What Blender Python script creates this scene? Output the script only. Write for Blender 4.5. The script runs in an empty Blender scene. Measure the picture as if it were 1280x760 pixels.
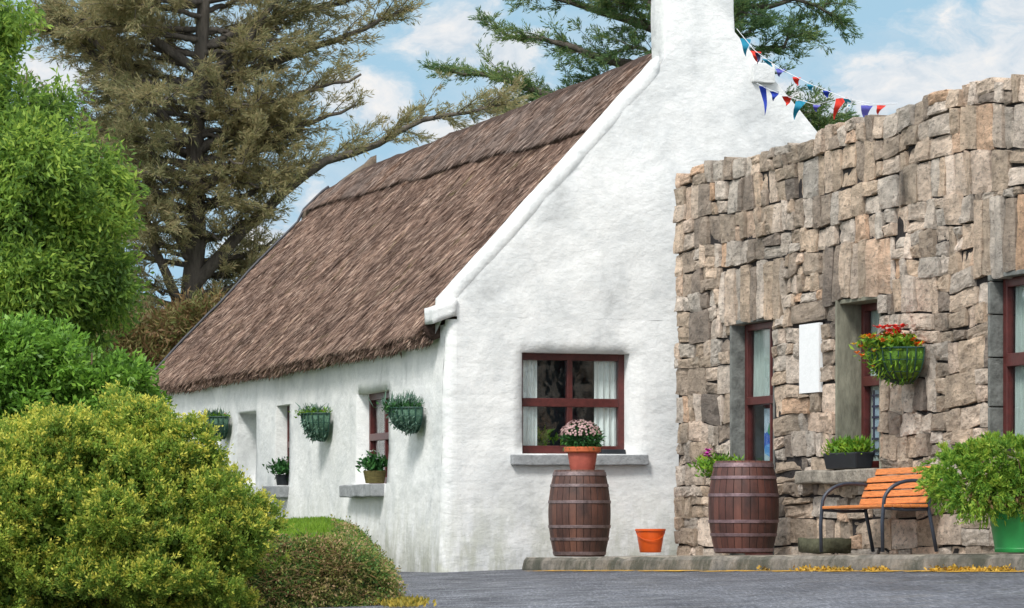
import bpy, math, random
import numpy as np
from mathutils import Vector, noise as mn

random.seed(7); RNG = np.random.default_rng(7)
S = bpy.context.scene
C = S.collection
F = 4000.0; HY = 645.0; CZ = 0.56            # focal length in photo px, horizon row, eye height

# ------------------------------------------------------------------ camera, sky, sun, exposure
cam = bpy.data.objects.new('camera', bpy.data.cameras.new('camera')); C.objects.link(cam)
cam.location = (0, 0, CZ); cam.rotation_euler = (math.radians(90), 0, 0)
cam.data.sensor_width = 36; cam.data.lens = 36 * F / 1280
cam.data.shift_y = (HY - 380) / 1280
cam.data.clip_start = 0.5; cam.data.clip_end = 6000
S.camera = cam
S.view_settings.view_transform = 'Standard'; S.view_settings.look = 'None'
S.view_settings.exposure = 0.95; S.view_settings.gamma = 1
S.view_settings.use_curve_mapping = False

SUN_EL, SUN_AZ = math.radians(48), math.radians(205)      # azimuth from +Y clockwise: behind and left of the camera
sun = bpy.data.objects.new('sun', bpy.data.lights.new('sun', 'SUN')); C.objects.link(sun)
sun.data.energy = 1.65; sun.data.angle = math.radians(14); sun.data.color = (1, .965, .91)
sd = Vector((math.sin(SUN_AZ) * math.cos(SUN_EL), math.cos(SUN_AZ) * math.cos(SUN_EL), math.sin(SUN_EL)))
sun.rotation_euler = sd.to_track_quat('Z', 'Y').to_euler()

W = bpy.data.worlds.new('World'); S.world = W; W.use_nodes = True
nt = W.node_tree; nt.nodes.clear()
def N(tree, typ, **kw):
    n = tree.nodes.new(typ)
    for k, v in kw.items():
        if k.startswith('_'): n.inputs[int(k[1:])].default_value = v
        elif hasattr(n, k): setattr(n, k, v)
        else: n.inputs[k].default_value = v
    return n
def ramp(tree, stops, fac=None, interp='LINEAR'):
    r = tree.nodes.new('ShaderNodeValToRGB'); cr = r.color_ramp; cr.interpolation = interp
    while len(cr.elements) < len(stops): cr.elements.new(.5)
    for e, (p, c) in zip(cr.elements, stops):
        e.position = p; e.color = (c, c, c, 1) if isinstance(c, (int, float)) else (*c, 1)
    if fac is not None: tree.links.new(fac, r.inputs[0])
    return r.outputs[0]
def mathn(tree, op, a, b=None, c=None, clamp=False):
    n = tree.nodes.new('ShaderNodeMath'); n.operation = op; n.use_clamp = clamp
    for i, v in enumerate((a, b, c)):
        if v is None: continue
        if isinstance(v, (int, float)): n.inputs[i].default_value = v
        else: tree.links.new(v, n.inputs[i])
    return n.outputs[0]
def mixc(tree, f, a, b, mode='MIX'):
    n = tree.nodes.new('ShaderNodeMix'); n.data_type = 'RGBA'; n.blend_type = mode
    for i, v in ((0, f), (6, a), (7, b)):
        if isinstance(v, (int, float)): n.inputs[i].default_value = v if i == 0 else (v, v, v, 1)
        elif isinstance(v, tuple): n.inputs[i].default_value = (*v, 1)
        else: tree.links.new(v, n.inputs[i])
    return n.outputs[2]
tc = N(nt, 'ShaderNodeTexCoord'); D = tc.outputs['Generated']
up = N(nt, 'ShaderNodeVectorMath', operation='ADD'); nt.links.new(D, up.inputs[0]); up.inputs[1].default_value = (0, 0, .42)
nrm = N(nt, 'ShaderNodeVectorMath', operation='NORMALIZE'); nt.links.new(up.outputs[0], nrm.inputs[0])
sky = N(nt, 'ShaderNodeTexSky', sky_type='NISHITA', sun_disc=False)
sky.sun_elevation = SUN_EL; sky.sun_rotation = SUN_AZ; sky.air_density = 1.0; sky.dust_density = .6; sky.ozone_density = 1.0
nt.links.new(nrm.outputs[0], sky.inputs[0])
# cumulus: fractal noise over the view direction, flattened near the horizon
mp = N(nt, 'ShaderNodeMapping'); mp.inputs['Scale'].default_value = (1, 1, 1.9); nt.links.new(D, mp.inputs[0])
wz = N(nt, 'ShaderNodeTexNoise', Scale=30.0, Detail=5.0); nt.links.new(mp.outputs[0], wz.inputs['Vector'])
wa = N(nt, 'ShaderNodeMixRGB', blend_type='LINEAR_LIGHT'); wa.inputs[0].default_value = .018
nt.links.new(mp.outputs[0], wa.inputs[1]); nt.links.new(wz.outputs['Color'], wa.inputs[2])
wv = wa.outputs[0]
def puff(px, py, rx, ry):                    # a bank of cloud centred on a direction of the sky
    v = Vector(((px - 640) / F, 1, (HY - py) / F)).normalized()
    s = N(nt, 'ShaderNodeVectorMath', operation='SUBTRACT'); nt.links.new(wv, s.inputs[0]); s.inputs[1].default_value = (v.x, v.y, v.z * 1.9)
    k = N(nt, 'ShaderNodeVectorMath', operation='MULTIPLY'); nt.links.new(s.outputs[0], k.inputs[0])
    k.inputs[1].default_value = (F / rx, 2, F / ry / 1.9)
    l = N(nt, 'ShaderNodeVectorMath', operation='LENGTH'); nt.links.new(k.outputs[0], l.inputs[0])
    return mathn(nt, 'SUBTRACT', 1.0, l.outputs['Value'])
m = None
for a in ((575, 48, 85, 48), (640, 75, 60, 45), (470, 130, 62, 38), (420, 118, 45, 30), (60, 95, 75, 30), (425, 290, 90, 70), (340, 310, 80, 60),
          (1230, 85, 120, 70), (1130, 110, 130, 60), (1010, 150, 100, 60), (900, 120, 110, 60), (1290, 40, 60, 70), (560, 170, 60, 30), (660, 130, 60, 30), (-60, 300, 200, 120)):
    p = puff(*a); m = p if m is None else mathn(nt, 'MAXIMUM', m, p)
n1 = N(nt, 'ShaderNodeTexNoise', Scale=55.0, Detail=9.0, Roughness=.62); nt.links.new(wv, n1.inputs['Vector'])
m = mathn(nt, 'ADD', m, mathn(nt, 'MULTIPLY', mathn(nt, 'SUBTRACT', n1.outputs[0], .5), 1.9))
n4 = N(nt, 'ShaderNodeTexNoise', Scale=18.0, Detail=8.0, Roughness=.6); nt.links.new(wv, n4.inputs['Vector'])
wisp = ramp(nt, [(.45, 0), (.75, .55)], n4.outputs[0])
near = mathn(nt, 'MAXIMUM', ramp(nt, [(.0, 0), (.25, .35), (.6, .92), (1, 1)], mathn(nt, 'ADD', m, .12)), wisp)
# wide broken overcast on the rest of the sky dome
n2 = N(nt, 'ShaderNodeTexNoise', Scale=2.2, Detail=7.0, Roughness=.6); nt.links.new(D, n2.inputs['Vector'])
wide = ramp(nt, [(.40, 0), (.56, 1)], n2.outputs[0], 'EASE')
sx = N(nt, 'ShaderNodeSeparateXYZ'); nt.links.new(D, sx.inputs[0])
front = mathn(nt, 'MULTIPLY', ramp(nt, [(.86, 0), (.95, 1)], sx.outputs['Y']), ramp(nt, [(.17, 1), (.26, 0)], sx.outputs['Z']))
cov = mixc(nt, front, wide, near)
ctn = ramp(nt, [(.32, (2.5, 2.85, 3.2)), (.52, (3.3, 3.45, 3.6)), (.7, (3.95, 3.85, 3.75))], n1.outputs[0])
ctex = mixc(nt, front, (6.2, 6.3, 6.4), ctn)
base = mixc(nt, 1.0, sky.outputs[0], (1.02, 1.0, .98), 'MULTIPLY')
thin = mixc(nt, .62, base, (1.95, 3.05, 3.4))
col = mixc(nt, cov, thin, ctex)
bg = N(nt, 'ShaderNodeBackground'); bg.inputs[1].default_value = .125
nt.links.new(col, bg.inputs[0])
wo = N(nt, 'ShaderNodeOutputWorld'); nt.links.new(bg.outputs[0], wo.inputs[0])

# ------------------------------------------------------------------ helpers
def at(px, py, Y): return Vector(((px - 640) / F * Y, Y, CZ + (HY - py) / F * Y))
def gz(x): return .035 * x                   # the road climbs gently to the right
def tag(o, label=None, cat=None, group=None, kind=None):
    for k, v in (('label', label), ('category', cat), ('group', group), ('kind', kind)):
        if v: o[k] = v
    return o
def thing(name, loc, label, cat, group=None):
    o = bpy.data.objects.new(name, None); C.objects.link(o); o.location = loc; o.empty_display_size = .1
    return tag(o, label, cat, group)
def wloc(o):
    v = Vector((0, 0, 0))
    while o: v += o.location; o = o.parent
    return v
def link(name, me, parent, smooth):
    o = bpy.data.objects.new(name, me); C.objects.link(o)
    if parent is not None:
        v = wloc(parent); me.transform(__import__('mathutils').Matrix.Translation(-v)); o.parent = parent
    if smooth: me.polygons.foreach_set('use_smooth', [True] * len(me.polygons))
    return o
class MB:
    def __init__(s): s.v = []; s.f = []; s.m = []; s.mi = 0
    def quad(s, a, b, c, d):
        i = len(s.v); s.v += [tuple(a), tuple(b), tuple(c), tuple(d)]; s.f.append((i, i+1, i+2, i+3)); s.m.append(s.mi)
    def poly(s, pts):
        i = len(s.v); s.v += [tuple(p) for p in pts]; s.f.append(tuple(range(i, i + len(pts)))); s.m.append(s.mi)
    def faces(s, vs, fs):
        i = len(s.v); s.v += [tuple(p) for p in vs]; s.f += [tuple(i + k for k in f) for f in fs]; s.m += [s.mi] * len(fs)
    def obox(s, o, a, b, c, ra, rb, rc, j=0):     # box on axes a,b,c over ranges ra,rb,rc from origin o
        vs = []
        for x in ra:
            for y in rb:
                for z in rc:
                    p = Vector(o) + Vector(a) * x + Vector(b) * y + Vector(c) * z
                    if j: p += Vector((random.uniform(-j, j) for _ in range(3)))
                    vs.append(p)
        s.faces(vs, [(0,1,3,2), (4,6,7,5), (0,4,5,1), (2,3,7,6), (0,2,6,4), (1,5,7,3)])
    def box(s, lo, hi, j=0): s.obox((0,0,0), (1,0,0), (0,1,0), (0,0,1), (lo[0],hi[0]), (lo[1],hi[1]), (lo[2],hi[2]), j)
    def tube(s, pts, rad, n=8, cap=True):
        pts = [Vector(p) for p in pts]
        if isinstance(rad, (int, float)): rad = [rad] * len(pts)
        i0 = len(s.v); side = None
        for k, p in enumerate(pts):
            d = (pts[min(k+1, len(pts)-1)] - pts[max(k-1, 0)]).normalized()
            if side is None: side = d.orthogonal().normalized()
            side = (side - d * side.dot(d)).normalized(); u = d.cross(side)
            for q in range(n):
                t = 2 * math.pi * q / n; s.v.append(tuple(p + (side * math.cos(t) + u * math.sin(t)) * rad[k]))
        for k in range(len(pts) - 1):
            for q in range(n):
                a = i0 + k*n + q; b = i0 + k*n + (q+1) % n; s.f.append((a, b, b+n, a+n)); s.m.append(s.mi)
        if cap:
            s.f.append(tuple(i0 + q for q in reversed(range(n)))); s.f.append(tuple(i0 + (len(pts)-1)*n + q for q in range(n))); s.m += [s.mi]*2
    def lathe(s, c, prof, n=32, a0=0, a1=2*math.pi, ang=0, sq=1):
        c = Vector(c); i0 = len(s.v); full = abs(a1 - a0 - 2*math.pi) < 1e-6; cols = n if full else n + 1
        for r, z in prof:
            for q in range(cols):
                t = a0 + (a1 - a0) * q / n + ang; s.v.append((c.x + math.cos(t)*r, c.y + math.sin(t)*r*sq, c.z + z))
        for k in range(len(prof) - 1):
            for q in range(n):
                a = i0 + k*cols + q; b = i0 + k*cols + (q+1) % cols; s.f.append((a, b, b+cols, a+cols)); s.m.append(s.mi)
    def build(s, name, mats, parent=None, smooth=False, bevel=0, seg=2, merge=False, sub=0):
        me = bpy.data.meshes.new(name); me.from_pydata(s.v, [], s.f)
        mats = mats if isinstance(mats, (list, tuple)) else [mats]
        for m_ in mats: me.materials.append(m_)
        if len(mats) > 1: me.polygons.foreach_set('material_index', s.m)
        import bmesh
        bm = bmesh.new(); bm.from_mesh(me)
        if merge: bmesh.ops.remove_doubles(bm, verts=bm.verts, dist=1e-4)
        bmesh.ops.recalc_face_normals(bm, faces=bm.faces); bm.to_mesh(me); bm.free()
        o = link(name, me, parent, smooth)
        if bevel:
            b = o.modifiers.new('b', 'BEVEL'); b.width = bevel; b.segments = seg; b.limit_method = 'ANGLE'; b.angle_limit = .7
        if sub:
            b = o.modifiers.new('s', 'SUBSURF'); b.levels = b.render_levels = sub
        return o
def fbm(x, y, z=0, o=4): return mn.fractal(Vector((x, y, z)), 1.0, 2.0, o)

# ------------------------------------------------------------------ materials
def mat(name, rough=.8, spec=.3):
    m_ = bpy.data.materials.new(name); m_.use_nodes = True; t = m_.node_tree
    b = t.nodes['Principled BSDF']; b.inputs['Roughness'].default_value = rough; b.inputs['Specular IOR Level'].default_value = spec
    return m_, t, b
def coord(t, scale=(1, 1, 1), kind='Object', rot=(0, 0, 0)):
    c = t.nodes.new('ShaderNodeTexCoord'); m_ = t.nodes.new('ShaderNodeMapping'); m_.inputs['Scale'].default_value = scale; m_.inputs['Rotation'].default_value = rot
    t.links.new(c.outputs[kind], m_.inputs[0]); return m_.outputs[0]
def noi(t, vec, sc, det=5, rgh=.55, dist=0):
    n = t.nodes.new('ShaderNodeTexNoise'); n.inputs['Scale'].default_value = sc; n.inputs['Detail'].default_value = det
    n.inputs['Roughness'].default_value = rgh; n.inputs['Distortion'].default_value = dist; t.links.new(vec, n.inputs['Vector']); return n.outputs[0]
def bump(t, b, h, dist, st=1.0):
    n = t.nodes.new('ShaderNodeBump'); n.inputs['Distance'].default_value = dist; n.inputs['Strength'].default_value = st
    t.links.new(h, n.inputs['Height']); t.links.new(n.outputs[0], b.inputs['Normal'])
def simple(name, c, rough=.7, var=.25, sc=12, bmp=.003, spec=.3, metal=0, stretch=(1, 1, 1)):
    m_, t, b = mat(name, rough, spec); b.inputs['Metallic'].default_value = metal
    v = coord(t, stretch); n = noi(t, v, sc, 7, .7)
    c = np.array(c); lo = tuple(c * (1 - var)); hi = tuple(np.minimum(c * (1 + var), .95))
    t.links.new(ramp(t, [(.3, lo), (.7, hi)], n), b.inputs['Base Color'])
    if bmp: bump(t, b, noi(t, v, sc * 3, 5), bmp)
    return m_
def foliage(name, stops, patch=1.2, trans=.25, tip=None, rough=.55):
    m_, t, b = mat(name, rough, .25)
    g = t.nodes.new('ShaderNodeNewGeometry'); n = noi(t, coord(t), patch, 3)
    f = mathn(t, 'ADD', mathn(t, 'MULTIPLY', g.outputs['Random Per Island'], .5), mathn(t, 'MULTIPLY', mathn(t, 'SUBTRACT', n, .25), 1.0), clamp=True)
    c = ramp(t, stops, f)
    if tip:
        a = t.nodes.new('ShaderNodeAttribute'); a.attribute_name = 'tip'
        c = mixc(t, ramp(t, [(.45, 0), (1, 1)], a.outputs['Fac']), c, tip)
    t.links.new(c, b.inputs['Base Color'])
    tr = t.nodes.new('ShaderNodeBsdfTranslucent'); t.links.new(c, tr.inputs[0])
    mx = t.nodes.new('ShaderNodeMixShader'); mx.inputs[0].default_value = trans
    t.links.new(b.outputs[0], mx.inputs[1]); t.links.new(tr.outputs[0], mx.inputs[2])
    t.links.new(mx.outputs[0], t.nodes['Material Output'].inputs[0]); return m_

def whitewash(name, moss=True):
    m_, t, b = mat(name, .85, .2); v = coord(t); 
    n = noi(t, v, 1.6, 8, .68, .4); n2 = noi(t, coord(t, (1, 1, .22)), 7, 6, .65); n3 = noi(t, v, 9, 8, .7)
    c = ramp(t, [(.30, (.50, .51, .51)), (.42, (.70, .71, .71)), (.56, (.82, .82, .81)), (.75, (.89, .89, .88))], n)
    c = mixc(t, ramp(t, [(.42, 0), (.62, .28)], n3), c, (.60, .61, .60))
    c = mixc(t, ramp(t, [(.52, 0), (.72, .16)], n2), c, (.52, .53, .50))
    if moss:                                 # splash dirt and algae rising from the ground
        s = t.nodes.new('ShaderNodeSeparateXYZ'); t.links.new(coord(t), s.inputs[0])
        low = ramp(t, [(.0, 1), (.25, .75), (1, 0)], mathn(t, 'DIVIDE', s.outputs['Z'], .95, clamp=True))
        k = mathn(t, 'MULTIPLY', low, ramp(t, [(.38, 0), (.60, .75)], noi(t, coord(t, (1, 1, .3)), 6, 7, .7)))
        c = mixc(t, k, c, (.36, .37, .28))
    t.links.new(c, b.inputs['Base Color'])
    hh = mathn(t, 'ADD', mathn(t, 'MULTIPLY', n3, .4), mathn(t, 'MULTIPLY', noi(t, coord(t, (1, 1, 1.5)), 3.0, 5, .6), 1.0))
    bump(t, b, hh, .022); return m_
M = {}
M['white'] = whitewash('whitewashed_render'); M['white2'] = whitewash('whitewashed_coping', False)
M['plain_white'] = simple('white_paint', (.82, .83, .84), .5, .05)
M['dark_red'] = simple('dark_red_paint', (.085, .018, .016), .38, .35, 14, .002, .5)
M['sill'] = simple('sill_stone', (.29, .30, .31), .85, .3, 9, .01)
M['sill_rough'] = simple('rough_sill_stone', (.27, .24, .20), .9, .45, 6, .03)
M['concrete'] = simple('reveal_concrete', (.20, .195, .15), .9, .5, 7, .01, stretch=(1, 1, .35))
M['grey_reveal'] = simple('reveal_grey', (.155, .16, .15), .9, .5, 9, .01)
M['room'] = simple('room_painted_reflections', (.045, .06, .08), .9, .8, 3, bmp=0)  # bluish mottling paints the reflections on the panes into the room colour
M['curtain'] = simple('net_curtain', (.86, .88, .84), .9, .12, 20, .004, stretch=(3, 3, .2))
M['metal'] = simple('black_painted_steel', (.028, .036, .055), .42, .3, 20, .001, .5)
M['wire'] = simple('green_wire', (.018, .06, .045), .5, .3, 20, 0, .4)
M['slat'] = simple('orange_varnished_timber', (.62, .20, .05), .5, .5, 9, .003, .4, stretch=(2.5, .5, 14))
M['terracotta'] = simple('terracotta', (.42, .105, .075), .7, .22, 8, .003)
M['terra_rim'] = simple('terracotta_rim', (.52, .13, .05), .65, .2, 8, .002)
M['bucket'] = simple('orange_plastic', (.80, .12, .015), .38, .12, 6, .001, .5)
M['green_pot'] = simple('green_plastic', (.02, .26, .06), .4, .12, 5, .001, .5)
M['black_pot'] = simple('black_plastic', (.016, .019, .024), .45, .2, 8, .001, .4)
M['basket_pot'] = simple('willow_planter', (.12, .10, .035), .8, .4, 22, .006, stretch=(1, 1, 3))
M['soil'] = simple('soil', (.04, .028, .02), .95, .4, 20, .01)
M['lead'] = simple('lead_edging', (.06, .06, .07), .5, .3, 8, .004)
M['bark'] = simple('bark', (.11, .095, .08), .95, .5, 9, .03, stretch=(1, 1, .25))
M['stem'] = simple('woody_stem', (.10, .07, .04), .9, .4, 20, .003)
M['cord'] = simple('white_cord', (.62, .64, .68), .8, .1, bmp=0)
for k, c in (('p_red', (.62, .035, .02)), ('p_blue', (.02, .05, .38)), ('p_teal', (.015, .22, .34)), ('p_violet', (.10, .10, .42)), ('p_navy', (.03, .03, .09)), ('p_white', (.75, .78, .8))):
    M[k] = simple(k, c, .5, .1, bmp=0)
M['weather'] = simple('lichened_stone', (.15, .115, .085), .95, .5, 7, .02)
M['block'] = simple('mossy_block', (.075, .075, .045), .95, .5, 8, .02)

m_, t, b = mat('glass'); t.nodes.remove(b)
lw = N(t, 'ShaderNodeLayerWeight', Blend=.5); fac_ = mathn(t, 'ADD', mathn(t, 'MULTIPLY', mathn(t, 'POWER', lw.outputs['Facing'], 4.0), .9), .05); g = N(t, 'ShaderNodeBsdfGlossy', Roughness=.03); tr = N(t, 'ShaderNodeBsdfTransparent'); tr.inputs[0].default_value = (.95, .98, .98, 1)
mx = N(t, 'ShaderNodeMixShader'); t.links.new(fac_, mx.inputs[0]); t.links.new(tr.outputs[0], mx.inputs[1]); t.links.new(g.outputs[0], mx.inputs[2])
nb = N(t, 'ShaderNodeBump', Distance=.004); t.links.new(noi(t, coord(t), 5, 2), nb.inputs['Height']); t.links.new(nb.outputs[0], g.inputs['Normal'])
t.links.new(mx.outputs[0], t.nodes['Material Output'].inputs[0]); M['glass'] = m_

# oak barrel: staves by angle, iron hoops are separate
def barrel_mat(name, a, bcol):
    m_, t, b = mat(name, .55, .45); c = t.nodes.new('ShaderNodeTexCoord'); s = t.nodes.new('ShaderNodeSeparateXYZ'); t.links.new(c.outputs['Object'], s.inputs[0])
    an = mathn(t, 'MULTIPLY', mathn(t, 'ARCTAN2', s.outputs['Y'], s.outputs['X']), 26 / (2 * math.pi))
    fl = mathn(t, 'FLOOR', an); wn = t.nodes.new('ShaderNodeTexWhiteNoise'); wn.noise_dimensions = '1D'; t.links.new(fl, wn.inputs['W'])
    fr_ = mathn(t, 'FRACT', an); gap = ramp(t, [(0, 0), (.05, 1), (.95, 1), (1, 0)], fr_)
    n = noi(t, coord(t, (1, 1, .12)), 26, 7, .7); n2 = noi(t, coord(t, (1, 1, .6)), 5, 5, .6)
    f = mathn(t, 'ADD', mathn(t, 'MULTIPLY', wn.outputs[0], .45), mathn(t, 'MULTIPLY', n, .6))
    cc = ramp(t, [(.2, a), (.55, tuple(np.array(a) * .5 + np.array(bcol) * .5)), (.85, bcol)], f)
    cc = mixc(t, ramp(t, [(.45, 0), (.65, .75)], n2), cc, (.022, .012, .011))
    cc = mixc(t, gap, (.006, .004, .004), cc); t.links.new(cc, b.inputs['Base Color'])
    bump(t, b, mathn(t, 'ADD', gap, mathn(t, 'MULTIPLY', n, .6)), .006); return m_
M['barrel_a'] = barrel_mat('barrel_staves', (.045, .020, .018), (.17, .075, .05)); M['barrel_b'] = barrel_mat('barrel_staves_red', (.045, .014, .013), (.16, .062, .045))
M['hoop'] = simple('barrel_hoop', (.17, .125, .125), .5, .6, 11, .003, .5, .4)
M['hoop_red'] = simple('barrel_hoop_red', (.18, .12, .13), .45, .6, 11, .003, .5, .4)

# stones: one tone per stone, streaks and stains on top
m_, t, b = mat('wall_stone', .9, .25); g = t.nodes.new('ShaderNodeNewGeometry'); v = coord(t)
cr = ramp(t, [(0, (.15, .135, .125)), (.05, (.25, .215, .185)), (.28, (.33, .28, .23)), (.45, (.42, .345, .275)), (.6, (.47, .40, .34)), (.75, (.37, .35, .325)), (.9, (.53, .47, .42)), (1, (.43, .30, .21))], g.outputs['Random Per Island'])
sv = coord(t, rot=(0, 0, math.radians(70.6))); s1 = N(t, 'ShaderNodeMapping'); s1.inputs['Scale'].default_value = (.55, 1, .95); t.links.new(sv, s1.inputs[0])
n = noi(t, s1.outputs[0], 9, 9, .78); n2 = noi(t, v, 1.1, 5, .6); n3 = noi(t, s1.outputs[0], 27, 7, .75)
c = mixc(t, 1.0, cr, ramp(t, [(.32, .50), (.46, .88), (.56, 1.1), (.68, 1.4)], n), 'MULTIPLY')
c = mixc(t, 1.0, c, ramp(t, [(.3, (.95, .93, .90)), (.6, (1.75, 1.62, 1.50))], n2), 'MULTIPLY')
c = mixc(t, ramp(t, [(.54, 0), (.62, .55)], n3), c, (.075, .065, .06))
c = mixc(t, ramp(t, [(.58, 0), (.68, .45)], noi(t, coord(t, (1.3, 1.3, .8)), 1.9, 8, .75)), c, (.07, .075, .07))
c = mixc(t, ramp(t, [(.60, 0), (.70, .5)], noi(t, v, 3.1, 8, .75)), c, (.40, .38, .33))
t.links.new(c, b.inputs['Base Color'])
bump(t, b, mathn(t, 'ADD', n, mathn(t, 'MULTIPLY', n3, .5)), .06); M['stone'] = m_
M['curtain_grey'] = simple('grey_net_curtain', (.50, .56, .52), .9, .2, 20, .004, stretch=(3, 3, .2))
M['mortar'] = simple('deep_joint', (.030, .026, .026), .95, .4, 9, .02)

# thatch: straw by island, streaks down the slope
m_, t, b = mat('straw', .95, .1); g = t.nodes.new('ShaderNodeNewGeometry'); v = coord(t)
cr = ramp(t, [(0, (.07, .052, .046)), (.15, (.19, .138, .12)), (.5, (.29, .217, .185)), (.85, (.38, .30, .262)), (1, (.52, .44, .39))], g.outputs['Random Per Island'])
rv = coord(t, rot=(0, 0, -math.atan2(.304, .953))); st = N(t, 'ShaderNodeMapping'); st.inputs['Scale'].default_value = (.9, 7, .9); t.links.new(rv, st.inputs[0])
c = mixc(t, 1.0, cr, ramp(t, [(.3, (.52, .48, .47)), (.65, (1.25, 1.16, 1.08))], noi(t, v, 1.6, 8, .7)), 'MULTIPLY')
c = mixc(t, 1.0, c, ramp(t, [(.40, (.42, .38, .38)), (.5, (1.02, 1.0, .98)), (.62, (1.45, 1.4, 1.32))], noi(t, st.outputs[0], 1.8, 7, .75)), 'MULTIPLY')
c = mixc(t, ramp(t, [(.60, 0), (.70, .55)], noi(t, v, 2.3, 6, .7)), c, (.13, .12, .035))
t.links.new(c, b.inputs['Base Color']); M['straw'] = m_
m_, t, b = mat('straw_ridge', .95, .1); g = t.nodes.new('ShaderNodeNewGeometry'); v = coord(t)
cr = ramp(t, [(0, (.08, .052, .04)), (.3, (.21, .13, .095)), (.6, (.33, .215, .16)), (1, (.50, .39, .33))], g.outputs['Random Per Island'])
s = t.nodes.new('ShaderNodeSeparateXYZ'); t.links.new(v, s.inputs[0])
c = mixc(t, ramp(t, [(.35, 0), (.6, .6)], noi(t, v, .9, 5, .65)), cr, (.19, .165, .155))
t.links.new(c, b.inputs['Base Color']); M['straw_ridge'] = m_

# asphalt
m_, t, b = mat('asphalt', .62, .45); v = coord(t)
c = ramp(t, [(.34, (.025, .028, .036)), (.48, (.08, .086, .105)), (.58, (.145, .15, .175)), (.68, (.36, .37, .40))], noi(t, coord(t, (1, .06, 1)), 70, 4, .85))
c = mixc(t, 1.0, c, ramp(t, [(.35, (.55, .55, .58)), (.65, (1.35, 1.35, 1.35))], noi(t, coord(t, (1, .25, 1)), 1.6, 7, .7)), 'MULTIPLY')
t.links.new(c, b.inputs['Base Color']); bump(t, b, noi(t, v, 60, 3, .7), .02)
t.links.new(ramp(t, [(.35, .35), (.65, .8)], noi(t, v, 2.5, 5)), b.inputs['Roughness']); M['asphalt'] = m_
M['earth'] = simple('rough_grass_ground', (.06, .085, .03), .95, .4, 3, .03)
M['paving'] = simple('patio_paving', (.27, .235, .19), .85, .35, 4, .008)
m_, t, b = mat('kerb_concrete', .9, .2); v = coord(t)
c = ramp(t, [(.3, (.10, .095, .085)), (.5, (.20, .18, .155)), (.7, (.33, .29, .25))], noi(t, v, 5, 7, .7))
c = mixc(t, ramp(t, [(.44, 0), (.58, .8)], noi(t, coord(t, (1, 1, .35)), 3.1, 7, .7)), c, (.055, .06, .045))
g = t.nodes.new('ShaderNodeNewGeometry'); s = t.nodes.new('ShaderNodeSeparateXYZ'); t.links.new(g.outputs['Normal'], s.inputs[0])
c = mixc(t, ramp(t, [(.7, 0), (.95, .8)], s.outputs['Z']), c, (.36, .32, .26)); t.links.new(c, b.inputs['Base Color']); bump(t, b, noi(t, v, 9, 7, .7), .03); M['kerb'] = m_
m_, t, b = mat('worn_yellow_paint', .7, .3); v = coord(t)
t.links.new(ramp(t, [(.3, (.42, .20, .02)), (.7, (.72, .43, .05))], noi(t, v, 9, 6)), b.inputs['Base Color'])
al = ramp(t, [(.46, 0), (.53, 1)], noi(t, v, 3.2, 8, .8)); t.links.new(al, b.inputs['Alpha']); M['yellow'] = m_

# foliage
M['f_bush'] = foliage('yellow_green_scale_leaves', [(.1, (.085, .17, .035)), (.5, (.21, .34, .05)), (.9, (.38, .49, .07))], 2.8, .4, (.80, .72, .12))
M['f_tree'] = foliage('bright_green_leaves', [(.1, (.07, .13, .04)), (.38, (.15, .27, .055)), (.6, (.28, .44, .075)), (.95, (.55, .66, .12))], 1.3, .5)  # pale patches paint sunlit highlights into the leaf colour
M['f_rhodo'] = foliage('glossy_green_leaves', [(.1, (.06, .13, .03)), (.5, (.16, .33, .045)), (1, (.36, .58, .08))], 1.6, .35, rough=.4)
M['f_cyp'] = foliage('olive_needles', [(.1, (.17, .19, .09)), (.45, (.31, .30, .15)), (.7, (.44, .35, .19)), (1, (.34, .44, .16))], .35, .5)
M['f_pine'] = foliage('green_needles', [(.1, (.05, .105, .05)), (.5, (.13, .23, .09)), (.8, (.25, .29, .10)), (1, (.23, .40, .08))], .4, .45)
M['f_dry'] = foliage('dry_bracken', [(.1, (.08, .055, .025)), (.45, (.22, .13, .06)), (.7, (.13, .16, .045)), (1, (.38, .21, .10))], .6, .3)
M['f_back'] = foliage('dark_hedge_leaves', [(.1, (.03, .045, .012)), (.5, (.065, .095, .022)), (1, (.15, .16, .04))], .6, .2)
M['f_coto'] = foliage('creeping_shrub_leaves', [(.05, (.04, .10, .035)), (.35, (.11, .22, .045)), (.55, (.27, .26, .07)), (.75, (.48, .32, .19)), (1, (.26, .36, .05))], 4.0, .3)
M['f_grass'] = foliage('lawn_grass', [(.1, (.10, .19, .02)), (.6, (.19, .33, .03)), (1, (.34, .42, .06))], 1.6, .4)
M['f_pot'] = foliage('trailing_conifer', [(.1, (.06, .16, .03)), (.4, (.18, .36, .05)), (.7, (.40, .56, .08)), (1, (.62, .60, .12))], 4.5, .45)
M['f_herb'] = foliage('herb_leaves', [(.1, (.05, .14, .02)), (.5, (.15, .32, .03)), (1, (.42, .50, .04))], 9, .3)
M['f_grey'] = foliage('grey_green_spikes', [(.1, (.045, .10, .07)), (.6, (.14, .24, .18)), (1, (.30, .40, .32))], 9, .2)
M['f_dark'] = foliage('dark_green_leaves', [(.1, (.015, .06, .02)), (.6, (.04, .14, .035)), (1, (.09, .24, .05))], 9, .2)
for k, c in (('fl_pink', (.46, .30, .29)), ('fl_white', (.85, .86, .88)), ('fl_mag', (.55, .05, .38)), ('fl_red', (.75, .06, .05)), ('fl_org', (.85, .22, .03)), ('fl_yel', (.85, .60, .05)), ('fl_lilac', (.55, .42, .72))):
    M[k] = simple(k, c, .7, .2, 30, 0)

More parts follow.
